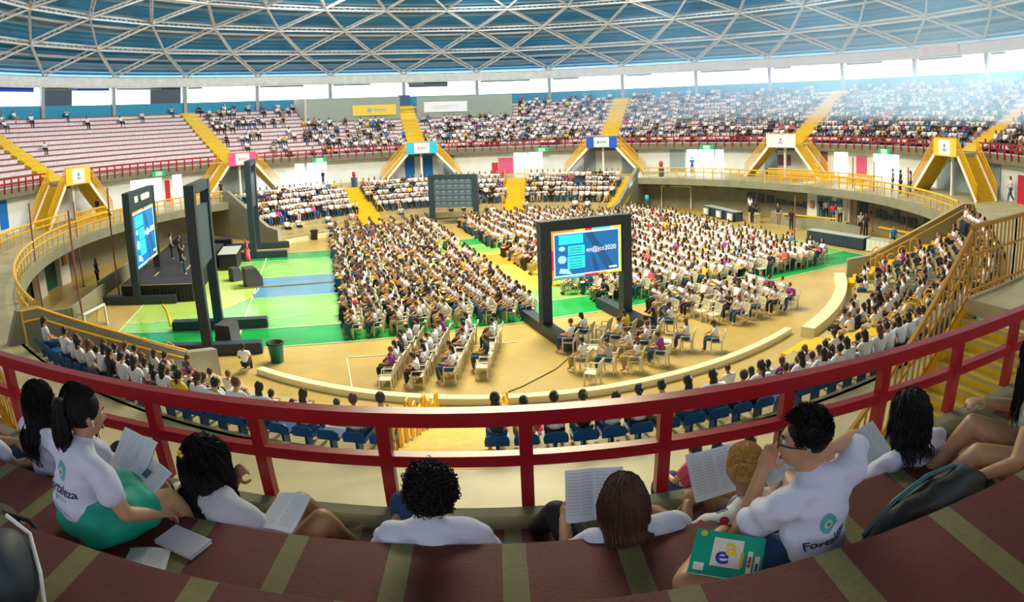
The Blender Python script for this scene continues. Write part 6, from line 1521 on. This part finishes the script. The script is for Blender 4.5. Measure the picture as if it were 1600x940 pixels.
booklet((-1.96, -33.88, 6.90), (.75, -.35, .05), (.3, .6, .6), .17, .25, 'printed sheets beneath the open booklet, left of the teal-skirted woman', fold=.05)
booklet((-1.24, -33.80, 6.62), (.9, -.25, .10), (.25, .75, .25), .21, .27, 'loose printed sheet on the lap of the woman with the yellow clip', spread=False, fold=0, name='paper_sheet')
booklet((.42, -33.62, 6.62), (.97, .05, -.05), (-.05, .42, .9), .15, .29, 'large open exam paper held by the brown-haired woman', fold=.25)
booklet((1.08, -33.62, 6.66), (.93, .32, -.10), (-.22, .55, .80), .19, .27, 'open booklet held by the person with blond hair', fold=.14)
booklet((1.30, -33.95, 6.86), (.9, .2, .1), (-.2, .7, .4), .14, .2, 'small open booklet between the blond-haired person and the man with glasses', fold=.1)
booklet((2.03, -33.62, 6.58), (.93, .36, -.05), (-.3, .7, .5), .20, .28, 'open white booklet held by the woman with the curly bob', fold=.15)
def closed_book(loc, rz, w, h, t, label, cover=M_COVER, tilt=None):
    r = empty('notebook', loc, rz); b = MB(); b.box((0, 0, t/2), (w-.006, h-.006, t-.004)); b.obj('pages', M_PAPER, r)
    b = MB(); b.box((0, 0, t-.001), (w, h, .003)); b.box((0, 0, .001), (w, h, .003)); b.box((-w/2, 0, t/2), (.003, h, t)); b.obj('cover', cover, r)
    return tag(r, label, 'notebook')
nb = closed_book((-1.53, -34.27, 6.672), -.30, .24, .17, .022, 'closed pale ruled notebook lying on the maroon step behind the curly-haired woman', mat('cover_ruled', (.50, .48, .58), .6))
b = MB()
for i in range(11): b.box((0, -.07+.014*i, .0235), (.22, .0025, .001))
b.obj('ruled_lines', M_PRINTK, nb)
closed_book((-1.50, -34.33, 6.671), -.55, .14, .06, .0, 'x') if False else None
ps = booklet((-1.75, -34.52, 6.676), (.95, .2, 0), (-.2, .95, 0), .22, .26, 'loose printed sheet lying on the maroon step behind the ponytailed woman', spread=False, fold=0, name='paper_sheet', pages=1)
# green cover book on the man's knee
gb = empty('green_book'); place(gb, (.79, -34.61, 6.90), (.90, -.36, -.16), (.26, .84, .34))
b = MB(); b.box((0, 0, -.008), (.272, .205, .014)); b.obj('pages', M_PAPER, gb); b = MB(); b.box((0, 0, 0), (.28, .21, .003)); b.box((0, 0, -.016), (.28, .21, .003)); b.obj('cover', mat('cover_green', (.0, .34, .22), .4), gb)
def patch(x0, x1, y0, y1, z, m, nm): b = MB(); b.box(((x0+x1)/2, (y0+y1)/2, z), (x1-x0, y1-y0, .001)); return b.obj(nm, m, gb)
patch(-.065, .055, -.06, .075, .0022, mat('cover_cream', (.75, .68, .62), .5), 'cover_panel')
def glyph(txt, size, x, y, m, nm, z=.0035, rot=0):
    V, F = text_flat(txt, size, .002); me = bpy.data.meshes.new(nm); me.from_pydata([(a, b_, 0) for a, b_ in V], [], F); me.materials.append(m); o = mobj(nm, me, gb, (x, y, z)); o.rotation_euler = (0, 0, rot); return o
glyph('a', .12, .012, .0, mat('letter_yellow', (.90, .55, .02), .5), 'cover_letter', rot=.1); glyph('e', .12, -.02, -.045, mat('letter_blue', (.03, .03, .38), .5), 'cover_letter', rot=.1); glyph('1', .10, .055, -.05, mat('letter_ochre', (.60, .40, .05), .5), 'cover_letter')
patch(.078, .098, -.075, .03, .0022, mat('label_white', (.8, .7, .68), .5), 'side_label'); glyph('4a fase', .018, .092, -.022, mat('letter_red', (.6, .02, .04), .5), 'cover_title', rot=math.pi/2)
patch(.108, .128, -.095, .01, .0022, mat('label_white', (.8, .7, .68), .5), 'side_label'); glyph('enem', .018, .122, -.045, M_INK, 'cover_title', rot=math.pi/2)
patch(-.125, -.085, -.09, -.055, .0022, mat('label_white', (.8, .7, .68), .5), 'corner_mark'); b = MB(); b.lathe([(.001, .002), (.014, .002), (.014, .0028), (.001, .0028)], (-.11, .085, 0), 12); b.obj('corner_badge', mat('badge_gold', (.7, .55, .05), .5), gb)
tag(gb, 'green-covered workbook with big yellow and blue letters on the man\'s knee', 'book')
# bags
def lump(b, c, r, n=18, m=12, seed=1, amp=.12, rot=None):
    rr = random.Random(seed); k = len(b.v); b.ell(c, r, n, m, rot=rot); ph = [rr.uniform(0, 6) for _ in range(4)]; c = Vector(c)
    for i in range(k, len(b.v)):
        v = Vector(b.v[i])-c; f = 1+amp*math.sin(v.x*28+ph[0])*math.sin(v.y*25+ph[1])+amp*.6*math.sin(v.z*45+v.x*20+ph[2]); b.v[i] = tuple(c+v*f)
M_BAGB = mat('bag_black_shiny', (.005, .006, .009), .55, bump=.3, scale=14); M_BAGT = mat('bag_teal_edge', (.02, .10, .13), .4)
bg = empty('black_bag', (1.70, -34.72, 6.67), .22); b = MB(); lump(b, (0, .03, .17), (.43, .13, .20), 26, 14, 4, .07); b.obj('body', M_BAGB, bg, smooth=True)
b = MB(); b.tube([(-.36, .08, .24), (-.2, .09, .34), (0, .09, .38), (.2, .09, .35), (.36, .07, .26)], .012, 8); b.obj('top_zip', M_BAGT, bg, smooth=True)
b = MB(); b.tube([(-.25, -.07, .27), (-.1, -.10, .31), (.1, -.10, .30), (.25, -.08, .24)], [.016]*4, 8); b.tube([(-.3, -.05, .12), (-.05, -.12, .14), (.2, -.12, .08)], .010, 8); b.obj('strap', M_BAGB, bg, smooth=True)
b = MB(); b.box((-.27, -.09, .22), (.03, .02, .05)); b.box((-.20, -.10, .18), (.015, .02, .03)); b.obj('buckle', M_WHITE, bg); tag(bg, 'long shiny black bag lying between the man with glasses and the right edge', 'bag')
b2 = empty('black_bag', (2.08, -34.58, 6.67), -.1); b = MB(); lump(b, (0, 0, .10), (.15, .12, .11), 20, 12, 8, .10); b.obj('body', M_BAGB, b2, smooth=True); b = MB(); b.tube([(-.1, -.02, .18), (0, -.03, .24), (.1, -.02, .17)], .010, 8); b.obj('handle', M_BAGB, b2); tag(b2, 'small rounded black bag beside the red case at the right', 'bag')
b3 = empty('black_backpack', (-.78, -33.80, 6.10), .1); b = MB(); lump(b, (0, 0, .16), (.17, .12, .16), 22, 12, 5, .08); b.obj('body', M_BLACK, b3, smooth=True); b = MB(); b.prism([(0, 0), (.07, 0), (.03, .09)], -.01, .01, lambda x, y, z: (x+.03, z-.06, y+.27)); b.obj('purple_flap', mat('purple_cloth', (.12, .02, .38), .6), b3)
b = MB(); b.tube([(-.15, -.05, .2), (-.05, -.11, .31), (.08, -.11, .31), (.17, -.06, .2)], .010, 8); b.obj('strap', M_BLACK, b3); tag(b3, 'black backpack with a purple flap left of the curly-haired man', 'backpack')
b4 = empty('black_backpack', (-2.72, -33.90, 6.10), -.3); b = MB(); lump(b, (0, 0, .25), (.24, .11, .25), 22, 12, 6, .08); b.obj('body', M_BLACK, b4, smooth=True); b = MB(); b.tube([(-.16, -.06, .42), (-.05, -.10, .49), (.10, -.08, .44)], .012, 8); b.obj('strap', M_BLACK, b4); tag(b4, 'black backpack at the back of the two left women', 'backpack')
b5 = empty('black_backpack', (-2.42, -34.60, 6.67), .4); b = MB(); lump(b, (-.06, .0, .09), (.14, .13, .10), 22, 12, 7, .10); b.obj('body', M_BLACK, b5, smooth=True); b = MB(); b.tube([(.0, .0, .17), (.12, .04, .10), (.20, -.02, .03), (.26, -.08, .015)], .014, 8); b.obj('strap', M_BLACK, b5); tag(b5, 'black bag with a dangling strap at the left edge, on the middle step', 'bag')
b6 = empty('sports_bag', (-1.60, -35.28, 7.09), .5); b = MB(); lump(b, (0, 0, .12), (.10, .16, .14), 22, 12, 9, .05); b.obj('body', mat('bag_navy', (.02, .035, .05), .6), b6, smooth=True); b = MB(); b.tube([(.10, -.10, .02), (.115, -.02, .12), (.09, .10, .20), (.0, .16, .24)], .008, 8); b.obj('white_piping', M_WHITE, b6); tag(b6, 'dark bag with white piping cut off by the left edge, on the nearest step', 'bag')
def sneaker(loc, rz, label):
    r = empty('sneaker', loc, rz); b = MB(); foot(b, (0, 0, .085), (0, 1, 0), s=1.1, shoe=True); b.obj('upper', mat('sneaker_white', (.62, .60, .66), .6), r, smooth=True)
    b = MB(); b.prism([(-.08, -.03), (-.08, .03), (.09, .052), (.19, .035), (.20, 0), (.19, -.035), (.09, -.052)], 0, .028, lambda x, y, z: (y, x, z)); b.obj('sole', M_WHITE, r)
    b = MB(); b.tube([(-.02, .05, .10), (.03, .09, .10), (-.02, .11, .09), (.04, .12, .07), (.08, .08, .05)], .004, 6); b.obj('lace', M_WHITE, r); return tag(r, label, 'shoe')
sneaker((-1.02, -33.72, 6.10), 1.1, 'white sneaker with a loose lace, nearer to the black backpack with the purple flap'); sneaker((-1.12, -33.60, 6.10), 1.4, 'second white sneaker, lying just behind the first one')
rc = empty('red_case', (2.23, -34.40, 6.74), .4); b = MB(); b.prism(circ(0, 0, .05, 0, 360, 14), -.03, .03, lambda x, y, z: (x*1.3, z, y)); b.obj('case', mat('case_red', (.62, .0, .02), .3), rc, smooth=True); b = MB(); b.tube([(-.03, -.035, .02), (0, -.036, .0), (.03, -.035, .025)], .006, 6); b.obj('zip', mat('zip_pink', (.8, .4, .4), .4), rc); tag(rc, 'small red case held low by the woman at the right edge', 'case')
b = MB(); b.tube([(-1.62, -35.58, 7.094), (-1.50, -35.47, 7.10), (-1.40, -35.42, 7.094), (-1.25, -35.36, 7.094)], .006, 6); o = b.obj('cable', M_BLACK); tag(o, 'short black cable on the nearest step at the lower left', 'cable')
bk = empty('folder', (.02, 0, 0)); place(bk, (-2.98, -33.93, 6.44), (.9, .1, .1), (.05, .5, .85)); b = MB(); b.box((0, 0, 0), (.12, .08, .012)); b.obj('cover', mat('folder_cyan', (.02, .40, .65), .4), bk); b = MB(); b.box((.02, 0, .007), (.05, .04, .003)); b.obj('sticker', mat('sticker_lime', (.45, .70, .25), .5), bk); tag(bk, 'small cyan folder by the leftmost woman', 'folder')

bpy.data.scenes.remove(_TMP)

# ------------------------------------------------------------------ window flare over the right-hand stand, imitated by an added scattering volume
hz = bpy.data.materials.new('flare_veil'); hz.use_nodes = True; nt = hz.node_tree; nt.nodes.clear()
vs = nt.nodes.new('ShaderNodeVolumeScatter'); vs.inputs['Color'].default_value = (.42, .74, 1, 1); vs.inputs['Anisotropy'].default_value = .45
g = nt.nodes.new('ShaderNodeTexCoord'); sp = nt.nodes.new('ShaderNodeSeparateXYZ'); nt.links.new(g.outputs['Object'], sp.inputs[0])
dn = mth(nt, 'DIVIDE', mth(nt, 'SUBTRACT', sp.outputs[0], 4.0), 26.0, True)
nt.links.new(mth(nt, 'MULTIPLY', dn, 0.042), vs.inputs['Density'])
out = nt.nodes.new('ShaderNodeOutputMaterial'); nt.links.new(vs.outputs[0], out.inputs['Volume'])
b = MB(); b.sweep([(24, 8.6), (34, 7.6), (43.5, 12.0), (44.5, 12.6), (44.5, 14.1), (43.8, 15.0), (38, 17.4), (24, 19)], 3, 122, 40, 0, True)
o = b.obj('flare_veil', hz); bq = bmesh.new(); bq.from_mesh(o.data); bmesh.ops.recalc_face_normals(bq, faces=bq.faces); bq.to_mesh(o.data); bq.free(); o['kind'] = 'stuff'; o['label'] = 'bluish veil of window flare, added as a volume over the right-hand stand'; o['category'] = 'flare_veil'
